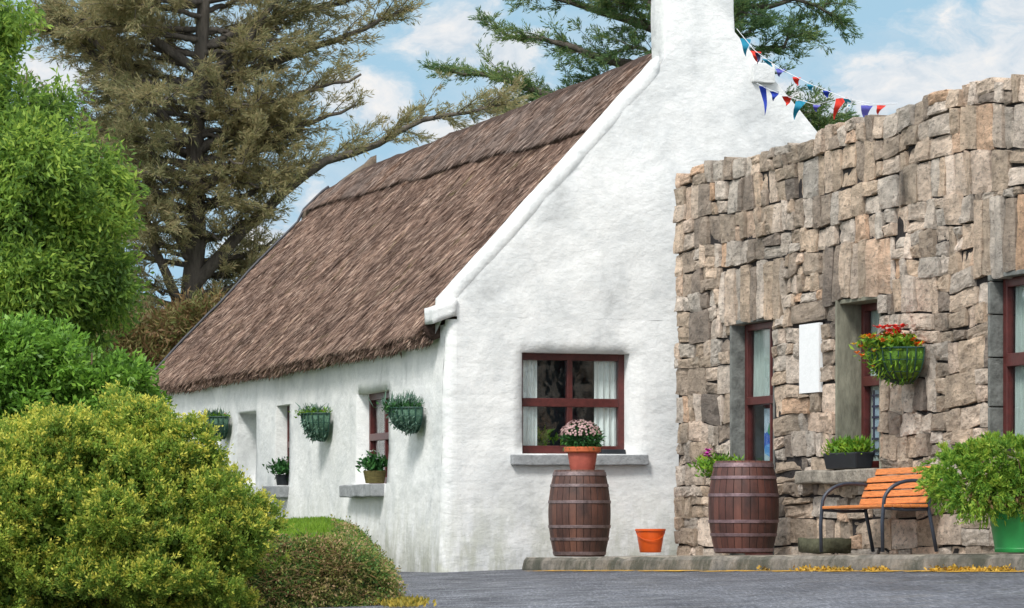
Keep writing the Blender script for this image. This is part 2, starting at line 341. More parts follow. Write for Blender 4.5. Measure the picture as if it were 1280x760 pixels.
def basis(d):
    d = d / np.maximum(np.linalg.norm(d, axis=1, keepdims=True), 1e-9)
    r = RNG.normal(size=d.shape); s = np.cross(d, r); s /= np.maximum(np.linalg.norm(s, axis=1, keepdims=True), 1e-9)
    return d, s
def leaf_mesh(name, P, Dr, L, Wd, m_, parent=None, tip=None, bend=.15):
    """one folded rhombic leaf per point"""
    P = np.asarray(P, float); Dr = np.asarray(Dr, float); n = len(P)
    L = np.broadcast_to(L, (n,)) * RNG.uniform(.7, 1.3, n); Wd = np.broadcast_to(Wd, (n,)) * RNG.uniform(.7, 1.3, n)
    d, s = basis(Dr); u = np.cross(d, s)
    V = np.empty((n, 4, 3)); mid = P + d * (L * .5)[:, None] + u * (L * bend)[:, None]
    V[:, 0] = P; V[:, 1] = mid + s * (Wd * .5)[:, None]; V[:, 2] = P + d * L[:, None]; V[:, 3] = mid - s * (Wd * .5)[:, None]
    me = bpy.data.meshes.new(name); me.vertices.add(4*n); me.vertices.foreach_set('co', V.reshape(-1))
    me.loops.add(4*n); me.loops.foreach_set('vertex_index', np.arange(4*n, dtype=np.int32))
    me.polygons.add(n); me.polygons.foreach_set('loop_start', np.arange(0, 4*n, 4, dtype=np.int32)); me.polygons.foreach_set('loop_total', np.full(n, 4, np.int32))
    me.update(calc_edges=True); me.materials.append(m_)
    if tip is not None:
        a = me.attributes.new('tip', 'FLOAT', 'POINT'); a.data.foreach_set('value', np.repeat(np.asarray(tip, np.float32), 4))
    return link(name, me, parent, False)
def blob_pts(blobs, n, lo=.8, hi=1.05, top=None):
    """points in the outer shell of a union of ellipsoids (c, r) with outward normals, thinned by noise"""
    cs = np.array([b[0] for b in blobs], float); rs = np.array([b[1] for b in blobs], float)
    area = np.array([(r[0]*r[1] + r[1]*r[2] + r[0]*r[2]) for r in rs]); idx = RNG.choice(len(blobs), size=n*2, p=area/area.sum())
    d = RNG.normal(size=(n*2, 3)); d /= np.linalg.norm(d, axis=1, keepdims=True)
    q = RNG.uniform(lo, hi, n*2)[:, None]; P = cs[idx] + d * rs[idx] * q; nn = d / rs[idx]; nn /= np.linalg.norm(nn, axis=1, keepdims=True)
    keep = np.ones(n*2, bool)
    for c, r in zip(cs, rs): keep &= (((P - c) / r) ** 2).sum(1) > (lo * .92) ** 2
    return P[keep][:n], nn[keep][:n]
def px_blob(px, py, rx, ry, Y, rd=None):
    k = Y / F; return (tuple(at(px, py, Y)), (rx*k, rd if rd else rx*k, ry*k))

# ------------------------------------------------------------------ ground, road, patio
def gstruct(name, mb, m_, **k): return tag(mb.build(name, m_, None, **k), kind='structure')
mb = MB(); xs = [-2500, -400, -60, -5.2, 3, 9, 60, 400, 2500]; ys = [-30, 12, 22, 34, 60, 200, 900, 5000]
for i in range(len(xs)-1):
    for j in range(len(ys)-1):
        z = lambda x, y: -.006 - .12 * min(1, max(0, (-x) / 60)) + gz(max(-5, min(9, x))) - (.5 if y > 60 else 0)
        p = [(xs[i], ys[j]), (xs[i+1], ys[j]), (xs[i+1], ys[j+1]), (xs[i], ys[j+1])]
        mb.quad(*[(x, y, z(x, y) - .03) for x, y in p])
gstruct('ground', mb, M['earth'], merge=True)
mb = MB(); gx = np.linspace(-5, 9, 29); gy = np.linspace(6, 35, 30)
for i in range(28):
    for j in range(29):
        mb.quad(*[(x, y, gz(x) + .006 * fbm(x * .6, y * .6)) for x, y in ((gx[i], gy[j]), (gx[i+1], gy[j]), (gx[i+1], gy[j+1]), (gx[i], gy[j+1]))])
gstruct('road', mb, M['asphalt'], merge=True, smooth=True)
K0, K1 = Vector((.14, 32.6, 0)), Vector((4.6, 23.08, 0)); kd = (K1 - K0).normalized(); kn = Vector((-kd.y, kd.x, 0))   # kn points to the wall side
PZ = .13
klen = (K1 - K0).length; nk = 90; rows = []
for i in range(nk + 1):
    p = K0 + kd * (klen * i / nk); e = .018 * fbm(i * .23, 2.2); r = .012 * fbm(i * .31, 7)
    if i % 9 == 0 and i: r -= .012
    g0 = gz(p.x)
    prof = [(-.005 + e, -.05), (e, .02), (.012 + e, PZ * .55 + r), (.02 + e, PZ - .03 + r), (.05 + e, PZ + r), (.10, PZ + r * .6), (.155, PZ)]
    rows.append([p + kn * a + Vector((0, 0, g0 + z)) for a, z in prof])
mb = MB()
for i in range(nk):
    for j in range(6): mb.quad(rows[i][j], rows[i+1][j], rows[i+1][j+1], rows[i][j+1])
ex = K0 - kd * .02                            # rounded left end
for j in range(6): mb.quad(rows[0][j], rows[0][j+1], rows[0][j+1] + Vector((-.03, .35, 0)), rows[0][j] + Vector((-.03, .35, 0)))
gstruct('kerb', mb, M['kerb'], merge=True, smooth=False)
mb = MB(); nn_ = 24
for i in range(nn_):
    a = K0 + kd * (klen * i / nn_) + kn * .15; b_ = K0 + kd * (klen * (i+1) / nn_) + kn * .15
    for (p, q) in (((a.x, a.y), (b_.x, b_.y)),):
        pz = lambda x: gz(x) + PZ - .002
        w1, w2 = max(p[0] + .01, p[0] + 2.6), max(q[0] + .01, q[0] + 2.6)
        mb.quad((p[0], p[1], pz(p[0])), (q[0], q[1], pz(q[0])), (w2, q[1] + 1.9, pz(q[0] + .4)), (w1, p[1] + 1.9, pz(p[0] + .4)))
gstruct('pavement', mb, M['paving'], merge=True)
mb = MB()
for i in range(60):
    a = K0 + kd * (.5 + (klen - .5) * i / 60); b_ = K0 + kd * (.5 + (klen - .5) * (i+1) / 60)
    o1, o2 = -kn * (.02 + .02 * fbm(i*.2, 1)), -kn * (.30 + .06 * fbm(i*.2, 5)); 
    mb.quad(*[p + Vector((0, 0, gz(p.x) + .007)) for p in (a + o1, b_ + o1, b_ + o2, a + o2)])
gstruct('yellow_road_line', mb, M['yellow'])

n_ = 5200; q_ = RNG.uniform(0.3, klen, n_); q_ = q_[np.array([fbm(a * .55, 3.1, 0, 3) + .25 * fbm(a * 3, 1) > .20 for a in q_])]
P_ = np.array([K0 + kd * a - kn * abs(random.gauss(0, .05)) for a in q_]); P_[:, 2] = gz(P_[:, 0]) + RNG.uniform(0, .035, len(P_)) * RNG.uniform(0, 1, len(P_)); LIT = (P_, RNG.normal(0, 1, P_.shape))
# ------------------------------------------------------------------ cottage
G0 = Vector((-.67, 33.3, 0)); G = Vector((.953, .304, 0)).normalized(); LD = Vector((-.304, .953, 0)).normalized(); UZ = Vector((0, 0, 1))
def cp(w, L, z): return G0 + G * w + LD * L + UZ * z
GW = 5.49; AP = 2.745; LEN = 15.0
SL = 1.087
def gable_top(w): return min(5.80 - SL * (AP - w), 9.23 - 1.08 * w)
cottage = thing('thatched_cottage', (G0.x, G0.y, 0), 'whitewashed stone cottage with brown thatched roof and tall white chimney', 'cottage')
def lump(u, v, s, amp): return amp * (fbm(u * 1.3 + s, v * 1.3, s, 4)) + amp * .35 * fbm(u * 5 + s, v * 5, s, 3)

def pierced(mb, fn, u0, u1, z0, z1, ops, step, depth, nrm_in, amp, seed, topfn=None):
    """rendered wall face with deep window openings; fn(u, z, off) gives world points"""
    us = set(np.arange(u0, u1, step)) | {u1}; zs = set(np.arange(z0, z1, step)) | {z1}
    for a, b_, c_, d_ in ops: us |= {a, b_}; zs |= {c_, d_}
    us = sorted(us); zs = sorted(zs)
    clean = lambda q, fix: [x for i, x in enumerate(q) if x in fix or i in (0, len(q)-1) or min([abs(x - y) for y in fix] + [9]) > step * .35]
    us = clean(us, {o[0] for o in ops} | {o[1] for o in ops}); zs = clean(zs, {o[2] for o in ops} | {o[3] for o in ops})
    inop = lambda u, z: any(a < u < b_ and c_ < z < d_ for a, b_, c_, d_ in ops)
    P = {}
    def p(u, z):
        if (u, z) not in P: P[(u, z)] = fn(u, z, lump(u, z, seed, amp))
        return P[(u, z)]
    for i in range(len(us)-1):
        for j in range(len(zs)-1):
            if not inop((us[i]+us[i+1])/2, (zs[j]+zs[j+1])/2): mb.quad(p(us[i], zs[j]), p(us[i+1], zs[j]), p(us[i+1], zs[j+1]), p(us[i], zs[j+1]))
    for a, b_, c_, d_ in ops:
        ua = [u for u in us if a <= u <= b_]; za = [z for z in zs if c_ <= z <= d_]
        for q0, q1 in zip(ua, ua[1:]):
            for z in (c_, d_): mb.quad(p(q0, z), p(q1, z), fn(q1, z, -depth), fn(q0, z, -depth))
        for q0, q1 in zip(za, za[1:]):
            for u in (a, b_): mb.quad(p(u, q0), p(u, q1), fn(u, q1, -depth), fn(u, q0, -depth))
mb = MB()
# long wall, slightly battered, the corner rounded
longops = [(2.20, 3.55, .92, 1.96), (6.80, 7.52, .94, 1.95), (8.66, 9.66, .95, 1.92), (11.9, 12.8, .95, 1.92)]
bat = lambda z: .07 * (1 - z / 2.6)
pierced(mb, lambda u, z, o: cp(-o - bat(z) , u, z), .10, LEN, -.15, 2.56, longops, .16, .26, None, .022, 3)
gops = [(.81, 2.01, 1.215, 2.28)]
pierced(mb, lambda u, z, o: cp(u, -o - .3 * bat(z), z), .10, GW, -.15, 2.64, gops, .15, .22, None, .022, 11)
for j in range(18):                           # rounded corner, matching both walls
    z0, z1 = -.15 + 2.76 * j / 18, -.15 + 2.76 * (j+1) / 18
    row = []
    for z in (z0, z1):
        a = cp(-lump(.10, z, 3, .022) - bat(z), .10, z); b_ = cp(.10, -lump(.10, z, 11, .022) - .3 * bat(z), z)
        c_ = cp(-bat(z) * .8, 0 - .3 * bat(z), z); row.append([a * (1-t)**2 + c_ * 2*t*(1-t) + b_ * t*t for t in (0, .2, .4, .6, .8, 1)])
    for k in range(5): mb.quad(row[0][k], row[0][k+1], row[1][k+1], row[1][k])
nu = 36                                        # gable triangle above the eaves
for i in range(nu):
    for j in range(22):
        q = []
        for a, c_ in ((i, j), (i+1, j), (i+1, j+1), (i, j+1)):
            u = GW * a / nu; z = 2.64 + (gable_top(u) - .02 - 2.64) * c_ / 22
            q.append(cp(u, -lump(u, z, 11, .022), z))
        mb.quad(*q)
mb.faces([cp(.1, LEN, -.1), cp(GW, LEN, -.1), cp(GW, LEN, 2.6), cp(AP, LEN, 5.3), cp(.1, LEN, 2.6)], [(0,1,2,3,4)])
mb.faces([cp(GW, 0, -.1), cp(GW, LEN, -.1), cp(GW, LEN, 2.64), cp(GW, 0, 2.64)], [(0,1,2,3)])
mb.build('wall', M['white'], cottage, smooth=True, merge=True)

def lumpy_box(mb, fn, ra, rb, rc, step, amp, seed):
    """box over ranges in (w, L, z) as a lumpy skin"""
    def face(f, r1, r2):
        n1 = max(1, int((r1[1]-r1[0]) / step)); n2 = max(1, int((r2[1]-r2[0]) / step))
        for i in range(n1):
            for j in range(n2):
                q = []
                for a, b_ in ((i, j), (i+1, j), (i+1, j+1), (i, j+1)):
                    q.append(f(r1[0] + (r1[1]-r1[0]) * a / n1, r2[0] + (r2[1]-r2[0]) * b_ / n2))
                mb.quad(*q)
    def P(w, L, z):
        p = fn(w, L, z); d = Vector((fbm(p.x*2.3+seed, p.y*2.3, p.z*2.3), fbm(p.x*2.3, p.y*2.3+seed, p.z*2.3), fbm(p.x*2.3, p.y*2.3, p.z*2.3+seed)))
        return p + d * amp
    for w in ra: face(lambda a, b_, w=w: P(w, a, b_), rb, rc)
    for L in rb: face(lambda a, b_, L=L: P(a, L, b_), ra, rc)
    for z in rc: face(lambda a, b_, z=z: P(a, b_, z), ra, rb)
mb = MB(); lumpy_box(mb, cp, (2.42, 3.22), (.03, .46), (4.9, 7.1), .12, .015, 4)
ch = mb.build('chimney', M['white2'], cottage, smooth=True, merge=True, bevel=.02)
mb = MB(); lumpy_box(mb, cp, (2.35, 3.29), (-.08, .53), (7.1, 7.25), .15, .015, 5)
mb.build('chimney_cap', M['white2'], ch, smooth=False, merge=True)
mb = MB(); mb.lathe(cp(2.82, .23, 7.24), [(.15, 0), (.13, .1), (.12, .42), (.15, .45), (.15, .5), (.11, .5), (.10, .1)], 20)
mb.build('chimney_pot', M['terracotta'], ch, smooth=True)
# coping along the left slope, with its kneeler at the foot
def slope_pt(s, L, h, side=1):                # s: horizontal run from the apex, h: height over the slope line
    return cp(AP - side * s, L, 5.80 - SL * s + h)
for side in (1,):
    mb = MB(); n = 40; s0, s1 = .40, 2.80; R = []
    for i in range(n + 1):
        s = s0 + (s1 - s0) * i / n; e = .014 * fbm(s * 3, side * 4); e2 = .014 * fbm(s * 3.3, 9)
        R.append([slope_pt(s, L_, h_, side) for L_, h_ in ((.02, -.16 + e), (-.012 + e2, -.09), (-.022 + e2, .03 + e), (.01, .085 + e), (.12, .10 + e), (.26 + e2, .08 + e), (.29, -.05), (.29, -.3))])
    for i in range(n):
        for j in range(7): mb.quad(R[i][j], R[i+1][j], R[i+1][j+1], R[i][j+1])
    mb.poly(R[-1]); mb.poly(R[0])
    mb.build('coping', M['white2'], cottage, smooth=True, merge=True)
mb = MB(); lumpy_box(mb, lambda w, L, z: cp(w, L, z + .35 * max(0, w + .16)), (-.17, .08), (-.06, .29), (2.56, 2.74), .055, .016, 8)
mb.build('kneeler_stone', M['white2'], cottage, smooth=True, merge=True)
mb = MB(); lumpy_box(mb, cp, (3.39, 3.65), (-.07, .2), (5.21, 5.42), .09, .012, 14)
mb.build('corbel_stone', M['white2'], cottage, smooth=False, merge=True, bevel=.01)
mb = MB(); lumpy_box(mb, lambda w, L, z: cp(w, L, z + 1.0 * (w - 2.1)), (2.0, 2.44), (.16, .55), (5.02, 5.10), .08, .012, 18)
mb.build('cement_flashing', M['white2'], cottage, smooth=True, merge=True)

# thatch
def thz(w, L):
    z = 5.74 - SL * math.sqrt((w - AP) ** 2 + .155 ** 2)
    z -= .10 * (max(0, L - 11.5) / 3.7) ** 2 * (.2 + .8 * max(0, min(1, (w + .2) / 2.9))) + .03 * math.sin(math.pi * min(1, L / 15))
    return z + .03 * fbm(w * 1.2, L * .5, 3) + .012 * fbm(w * 3, L * 2.2, 9, 3)
EAVE = -.17
nl, nw = 150, 44; mb = MB(); R = []
for i in range(nl + 1):
    L = .27 + 14.95 * i / nl; row = []
    ee = EAVE + .02 * fbm(L * 1.5, 2)
    row += [cp(.0, L, thz(0, L) - .32), cp(ee + .10, L, thz(ee, L) - .16 + .01 * fbm(L * 4, 5)), cp(ee + .02, L, thz(ee, L) - .10), cp(ee - .012, L, thz(ee, L) - .03)]
    for j in range(nw + 1):
        w = ee + (AP - ee) * j / nw; row.append(cp(w, L, thz(w, L)))
    for j in range(1, 9):
        w = AP + (2 * AP + .2 - AP) * j / 8; row.append(cp(w, L, thz(w, L)))
    R.append(row)
for i in range(nl):
    for j in range(len(R[0]) - 1): mb.quad(R[i][j], R[i+1][j], R[i+1][j+1], R[i][j+1])
for row in (R[0], R[-1]): mb.poly(row)
m_, t, b = mat('thatch_mass', .95, .1); v = coord(t, (1, 1, 1), rot=(0, 0, -math.atan2(G.y, G.x)))
st = t.nodes.new('ShaderNodeMapping'); st.inputs['Scale'].default_value = (2.2, 17, 2.2); t.links.new(v, st.inputs[0])
n = noi(t, st.outputs[0], 3, 8, .75); 
t.links.new(ramp(t, [(.3, (.035, .023, .019)), (.5, (.10, .066, .054)), (.7, (.20, .14, .11))], n), b.inputs['Base Color']); bump(t, b, n, .06)
M['thatch'] = m_
roof = mb.build('roof', M['thatch'], cottage, smooth=True, merge=True)
# straw ends lying on the slope
def straws(name, n, wfun, off, m_, parent, back=False):
    L = RNG.uniform(.28, 15.2, n); w = np.array([wfun(l, r) for l, r in zip(L, RNG.uniform(0, 1, n))])
    P = np.array([cp(a, l, thz(a, l) + off) for a, l in zip(w, L)])
    d = np.array([(-G.x, -G.y, -SL * (1 if True else 1))] * n) + RNG.normal(0, .07, (n, 3))
    dn = d / np.linalg.norm(d, axis=1, keepdims=True); nr = np.array((-G.x * SL, -G.y * SL, 1.0)); nr /= np.linalg.norm(nr)
    dn += nr * RNG.uniform(.01, .09, n)[:, None]
    return leaf_mesh(name, P, dn, .19, .0065, m_, parent, bend=.03)
straws('straw', 210000, lambda l, r: EAVE + r * (AP - .25 - EAVE), -.006, M['straw'], roof)
# bristling eave edge
n = 9000; L = RNG.uniform(.3, 15.2, n)
P = np.array([cp(EAVE + RNG.uniform(0, .14), l, thz(EAVE, l) - RNG.uniform(.0, .17)) for l in L])
leaf_mesh('eave_straw', P, np.array([(-G.x * .6, -G.y * .6, -1)] * n) + RNG.normal(0, .25, (n, 3)), .09, .014, M['straw'], roof, bend=.05)
def capw(L): return np.interp(L, [.3, 5.3, 10, 14, 15.2], [1.72, 1.97, 2.08, 2.24, 2.3]) + .012 * math.sin(L * 2.1) + .035 * fbm(L * .9, 4.4)
mb = MB(); R = []; 
for i in range(nl + 1):
    L = .27 + 14.93 * i / nl; cw = capw(L); row = [cp(cw + .05, L, thz(cw + .05, L) - .02), cp(cw + .02, L, thz(cw, L) + .03), cp(cw - .02, L, thz(cw, L) + .09), cp(cw + .03, L, thz(cw + .03, L) + .115)]
    for j in range(1, 17):
        w = cw + .05 + (AP + .8 - cw) * j / 16; row.append(cp(w, L, thz(w, L) + .115 * (1 if j < 15 else .2)))
    R.append(row)
for i in range(nl):
    for j in range(len(R[0]) - 1): mb.quad(R[i][j], R[i+1][j], R[i+1][j+1], R[i][j+1])
for row in (R[0], R[-1]): mb.poly(row)
cap = mb.build('ridge_cap', M['thatch'], cottage, smooth=True, merge=True)
straws('straw', 42000, lambda l, r: capw(l) + .03 + r * (AP + .25 - capw(l)), .112, M['straw_ridge'], cap)
# dark verge edging down the far end, and the lichened coping that rises behind it
mb = MB(); pts = []
for j in range(30):
    w = EAVE + (AP - .1 - EAVE) * j / 29; pts.append(cp(w, 15.25, thz(w, 15.2) + .035 + .10 * (w > 2.25)))
mb.tube(pts, .022, 6); mb.build('verge_edging', M['lead'], cottage, smooth=True)
mb = MB(); lumpy_box(mb, lambda w, L, z: cp(w, L, z + .80 * (w - 2.3)), (2.3, 3.40), (15.3, 15.6), (5.0, 5.20), .12, .03, 21)
mb.build('far_coping', M['weather'], cottage, smooth=True, merge=True)['label'] = 'lichened coping stone at the far gable'

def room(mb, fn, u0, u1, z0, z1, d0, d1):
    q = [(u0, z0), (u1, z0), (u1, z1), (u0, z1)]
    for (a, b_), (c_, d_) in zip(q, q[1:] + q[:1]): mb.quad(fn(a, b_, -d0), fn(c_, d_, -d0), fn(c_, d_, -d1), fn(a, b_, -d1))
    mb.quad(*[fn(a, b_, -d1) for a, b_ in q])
def window(parent, fn, u0, u1, z0, z1, d, mull, trans, fw=.06, fmat='dark_red', stained=None):
    """fn(u, z, out): frame bars at depth d, panes behind, a room painted with dark pane reflections beyond"""
    o = fn(0, 0, 0); a = fn(1, 0, 0) - o; nz = fn(0, 0, 1) - o
    mb = MB(); bar = lambda ua, ub, za, zb, p=0: mb.obox(o, a, UZ, nz, (ua, ub), (za, zb), (-d - .03, -d + .035 + p))
    bar(u0, u0 + fw, z0, z1); bar(u1 - fw, u1, z0, z1); bar(u0 + fw, u1 - fw, z0, z0 + fw * 1.1); bar(u0 + fw, u1 - fw, z1 - fw * 1.1, z1)
    for m0, mw in trans: bar(u0 + fw, u1 - fw, m0 - mw/2, m0 + mw/2, .006)
    zz = [z0 + fw] + [x for q, w_ in sorted(trans) for x in (q - w_/2, q + w_/2)] + [z1 - fw]
    for m0, mw in mull:
        for za, zb in zip(zz[::2], zz[1::2]): bar(m0 - mw/2, m0 + mw/2, za, zb)
    wf = mb.build('window', M[fmat], parent, bevel=.006)
    uu = [u0 + fw] + [x for q, w_ in sorted(mull) for x in (q - w_/2, q + w_/2)] + [u1 - fw]
    for ua, ub in zip(uu[::2], uu[1::2]):
        for za, zb in zip(zz[::2], zz[1::2]):
            mb = MB(); mb.obox(o, a, UZ, nz, (ua - .005, ub + .005), (za - .005, zb + .005), (-d - .012, -d - .004)); mb.build('pane', M['glass'], wf)
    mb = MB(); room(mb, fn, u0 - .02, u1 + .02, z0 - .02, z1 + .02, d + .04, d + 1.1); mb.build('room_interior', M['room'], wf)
    return wf
def curtain(wf, fn, u0, u1, z0, z1, d, mname='curtain'):
    mb = MB(); n = 36
    for i in range(n):
        a, b_ = i / n, (i+1) / n; f = lambda s: .022 * math.sin(s * 26) + .01 * math.sin(s * 61)
        pa, pb = u0 + (u1-u0)*a, u0 + (u1-u0)*b_
        mb.quad(fn(pa, z0, -d + f(a)), fn(pb, z0, -d + f(b_)), fn(pb, z1, -d + f(b_) * .6), fn(pa, z1, -d + f(a) * .6))
    mb.build('curtain', M[mname], wf, smooth=True, merge=True)
gf = lambda u, z, o: cp(u, -o, z); lf = lambda u, z, o: cp(-o - bat(z), u, z)
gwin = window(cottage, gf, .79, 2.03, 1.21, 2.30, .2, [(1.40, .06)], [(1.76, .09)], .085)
curtain(gwin, gf, .83, 1.06, 1.22, 2.26, .25); curtain(gwin, gf, 1.70, 1.99, 1.22, 2.26, .25)
mb = MB(); lumpy_box(mb, cp, (.68, 2.20), (-.09, .21), (1.095, 1.205), .09, .008, 31); mb.build('sill', M['sill'], gwin, bevel=.01, merge=True)
mb = MB(); mb.obox(cp(1.78, .13, 1.207), G, LD, UZ, (-.05, .22), (-.05, .06), (0, .06)); mb.build('sill_tray', M['black_pot'], gwin, bevel=.01)
for i, (a, b_, c_, d_) in enumerate(longops):
    if i == 2:                                # third opening is a blind recess
        mb = MB(); mb.quad(lf(a - .02, c_, -.255), lf(b_ + .02, c_, -.255), lf(b_ + .02, d_, -.255), lf(a - .02, d_, -.255)); mb.build('blind_recess', M['white2'], cottage); continue
    wf = window(cottage, lf, a - .02, b_ + .02, c_, d_, .22, [((a+b_)/2, .05)], [(1.46, .08)], .07)
    curtain(wf, lf, a + .05, a + .55, c_, d_, .27)
    mb = MB(); lumpy_box(mb, lambda w, L, z: cp(w, L, z), (-.20, .2), (a - .06, b_ + .06) if i else (a + .10, b_ + .16), (c_ - .145, c_ - .005), .1, .012, 40 + i); mb.build('sill', M['sill'], wf, bevel=.012, merge=True)

# ------------------------------------------------------------------ stone building
W0 = Vector((1.70, 33.3, 0)); T = Vector((.332, -.943, 0)).normalized(); NW = Vector((-.943, -.332, 0)).normalized()
def sp(u, z, o): return W0 + T * u + NW * o + UZ * z
stoneb = thing('stone_building', (W0.x, W0.y, 0), 'rough brown dry stone building with flat uneven top beside the white cottage', 'building')
OPS = [(1.485, 2.46, .0, 2.50), (3.10, 3.60, 1.72, 2.38), (3.945, 4.80, .985, 2.55), (6.92, 8.30, 1.12, 2.58)]
UE = 10.5; ZT = 4.12
def topz(u): return ZT + .05 * math.floor(2.5 * (fbm(u * .9, 3.3) + .3)) * .5 + .04 * fbm(u * 4, 1) + (.02 if u > .5 else -.02)
solds = [(o[0] - .28, o[1] + .30, o[3], o[3] + h) for o, h in zip(OPS, (.52, .24, .50, .62))]
solds[1] = (2.9, 3.70, 2.40, 2.58)
cells = []
z = -.1
while z < ZT + .2:
    h = random.choice((.11, .16, .21, .26, .31)) * random.uniform(.9, 1.1) if z < 2.6 else random.choice((.15, .22, .28, .34)) * random.uniform(.9, 1.1)
    u = random.uniform(-.2, 0)
    while u < UE:
        w = random.choice((.14, .22, .30, .42, .54)) * random.uniform(.85, 1.2) if z < 2.6 else random.choice((.13, .19, .25, .34)) * random.uniform(.85, 1.2)
        r = random.random(); uu = max(0, u)
        if r < .30 and h > .2: cells += [(uu, u+w, z, z+h*random.uniform(.4, .6), 0)]; cells += [(uu, u+w, cells[-1][3], z+h, 0)]
        elif r < .44 and w > .3: m0 = u + w * .5; cells += [(uu, m0, z, z+h, 0), (m0, u+w, z, z+h, 0)]
        else: cells.append((uu, u+w, z, z+h, 0))
        u += w
    z += h
def subtract(rects, ops):
    for a, b_, c_, d_ in ops:
        out = []
        for u0, u1, z0, z1, k in rects:
            if u1 <= a or u0 >= b_ or z1 <= c_ or z0 >= d_: out.append((u0, u1, z0, z1, k)); continue
            if u0 < a: out.append((u0, a, z0, z1, k))
            if u1 > b_: out.append((b_, u1, z0, z1, k))
            m0, m1 = max(u0, a), min(u1, b_)
            if z0 < c_: out.append((m0, m1, z0, c_, k))
            if z1 > d_: out.append((m0, m1, d_, z1, k))
        rects = out
    return [r for r in rects if r[1] - r[0] > .07 and r[3] - r[2] > .05]
cells = subtract(cells, OPS + [(s[0], s[1], s[2], s[3]) for s in solds] + [(-1, 20, -2, -.08)])
for i, (a, b_, c_, d_) in enumerate(solds):
    if i == 1: cells.append((a, b_, c_, d_, 2)); continue
    u = a
    while u < b_ - .05:
        w = min(random.uniform(.13, .24), b_ - u); cells.append((u, u + w, c_ - random.uniform(-.01, .05), d_ + random.uniform(0, .03), 1)); u += w
def warp(u, z): 
    k = max(0, min(1, u / .5))
    for a, b_, c_, d_ in OPS + solds:         # keep edges true at the openings
        du = max(a - u, 0, u - b_); dz = max(c_ - z, 0, z - d_); k = min(k, math.hypot(du, dz) / .4)
    return k * .035 * fbm(u * .8, z * 1.1, 5, 2), k * (.10 * fbm(u * .45, z * .6, 12, 2) + .012 * fbm(u * 2.4, z * 2.2, 12, 2))
mb = MB(); GN = 5
for (u0, u1, z0, z1, kd_) in cells:
    if z0 > topz((u0+u1)/2) - .03: continue
    z1 = min(z1, topz((u0+u1)/2) + random.uniform(-.03, .04))
    if z1 - z0 < .05: continue
    g_ = random.uniform(.000, .009); pr = random.uniform(.0, .030) if random.random() < .85 else random.uniform(-.02, .0) + (.04 if kd_ == 1 else .03 if kd_ == 2 else 0); cu, cz = (u0+u1)/2, (z0+z1)/2
    hu, hz = (u1-u0)/2 - g_, (z1-z0)/2 - g_; tu, tz = random.uniform(-.03, .03), random.uniform(-.05, .05)
    j4 = [random.uniform(-.020, .020) for _ in range(8)]; sd_ = random.uniform(0, 99); se = random.uniform(14, 40); V = []
    for i in range(GN + 1):
        for j in range(GN + 1):
            a, b_ = 2 * i / GN - 1, 2 * j / GN - 1
            a = math.copysign(abs(a) ** .75, a); b_ = math.copysign(abs(b_) ** .75, b_)
            rr = (abs(a) ** se + abs(b_) ** se) ** (1 / se); mxx = max(abs(a), abs(b_)); f = mxx / rr if rr > 1e-6 else 1
            x, y = a * f, b_ * f
            jx = ((1-x)*(1-y)*j4[0] + (1+x)*(1-y)*j4[1] + (1-x)*(1+y)*j4[2] + (1+x)*(1+y)*j4[3]) / 4
            jy = ((1-x)*(1-y)*j4[4] + (1+x)*(1-y)*j4[5] + (1-x)*(1+y)*j4[6] + (1+x)*(1+y)*j4[7]) / 4
            edge = mxx > .999
            U = cu + x * hu + jx * .9; Z = cz + y * hz + jy * .9
            if edge: U += .006 * fbm(U * 9, Z * 9, sd_, 2); Z += .006 * fbm(U * 9, Z * 9, sd_ + 5, 2)
            wu, wz_ = warp(U, Z) if not kd_ else (0, 0)
            ridge = abs(fbm(U * 5 + sd_, Z * 3.2, sd_, 3))
            o = pr + tu * x * .35 + tz * y * .30 + random.uniform(-.007, .007) + .012 * fbm(U * 4, Z * 4, sd_, 4) - .018 * ridge
            if kd_ == 1: o += .03 * fbm(U * 16, Z * 2.2, sd_, 3)
            if edge: o = min(o - .006, pr)
            V.append((U + wu, Z + wz_, o))
    vs = [sp(max(-.02, U), Z, o) for U, Z, o in V]; fs = []
    for i in range(GN):
        for j in range(GN): q = i * (GN+1) + j; fs.append((q, q + 1, q + GN + 2, q + GN + 1))
    ring = [i * (GN+1) for i in range(GN+1)] + [GN * (GN+1) + j for j in range(1, GN+1)] + [i * (GN+1) + GN for i in range(GN-1, -1, -1)] + [j for j in range(GN-1, 0, -1)]
    n0 = len(vs); vs += [sp(max(-.02, V[r][0]), V[r][1], -.14 if z1 < 3.85 else -.40) for r in ring]
    for q in range(len(ring)): fs.append((ring[q], ring[(q+1) % len(ring)], n0 + (q+1) % len(ring), n0 + q))
    if z1 > 3.85: fs.append(tuple(range(n0, n0 + len(ring))))
    mb.faces(vs, fs)
wall = mb.build('wall', M['stone'], stoneb, smooth=False)
# core behind the stones, pierced
mb = MB(); us = sorted({.02, UE} | {o[0] for o in OPS} | {o[1] for o in OPS}); zs = sorted({-.2, ZT - .12} | {o[2] for o in OPS} | {o[3] for o in OPS})
for a, b_ in zip(us, us[1:]):
    for c_, d_ in zip(zs, zs[1:]):
        if any(o[0] < (a+b_)/2 < o[1] and o[2] < (c_+d_)/2 < o[3] for o in OPS): continue
        mb.obox(W0, T, UZ, NW, (a, b_), (c_, d_), (-.5, -.03))
mb.build('wall_core', M['mortar'], stoneb)
mb = MB(); mb.obox(W0, T, UZ, NW, (2.2, UE - .2), (ZT - .35, ZT - .25), (-4.5, -.5)); mb.obox(W0, T, UZ, NW, (2.2, UE - .2), (-.2, ZT - .35), (-4.5, -4.2)); mb.build('flat_roof', M['mortar'], stoneb)
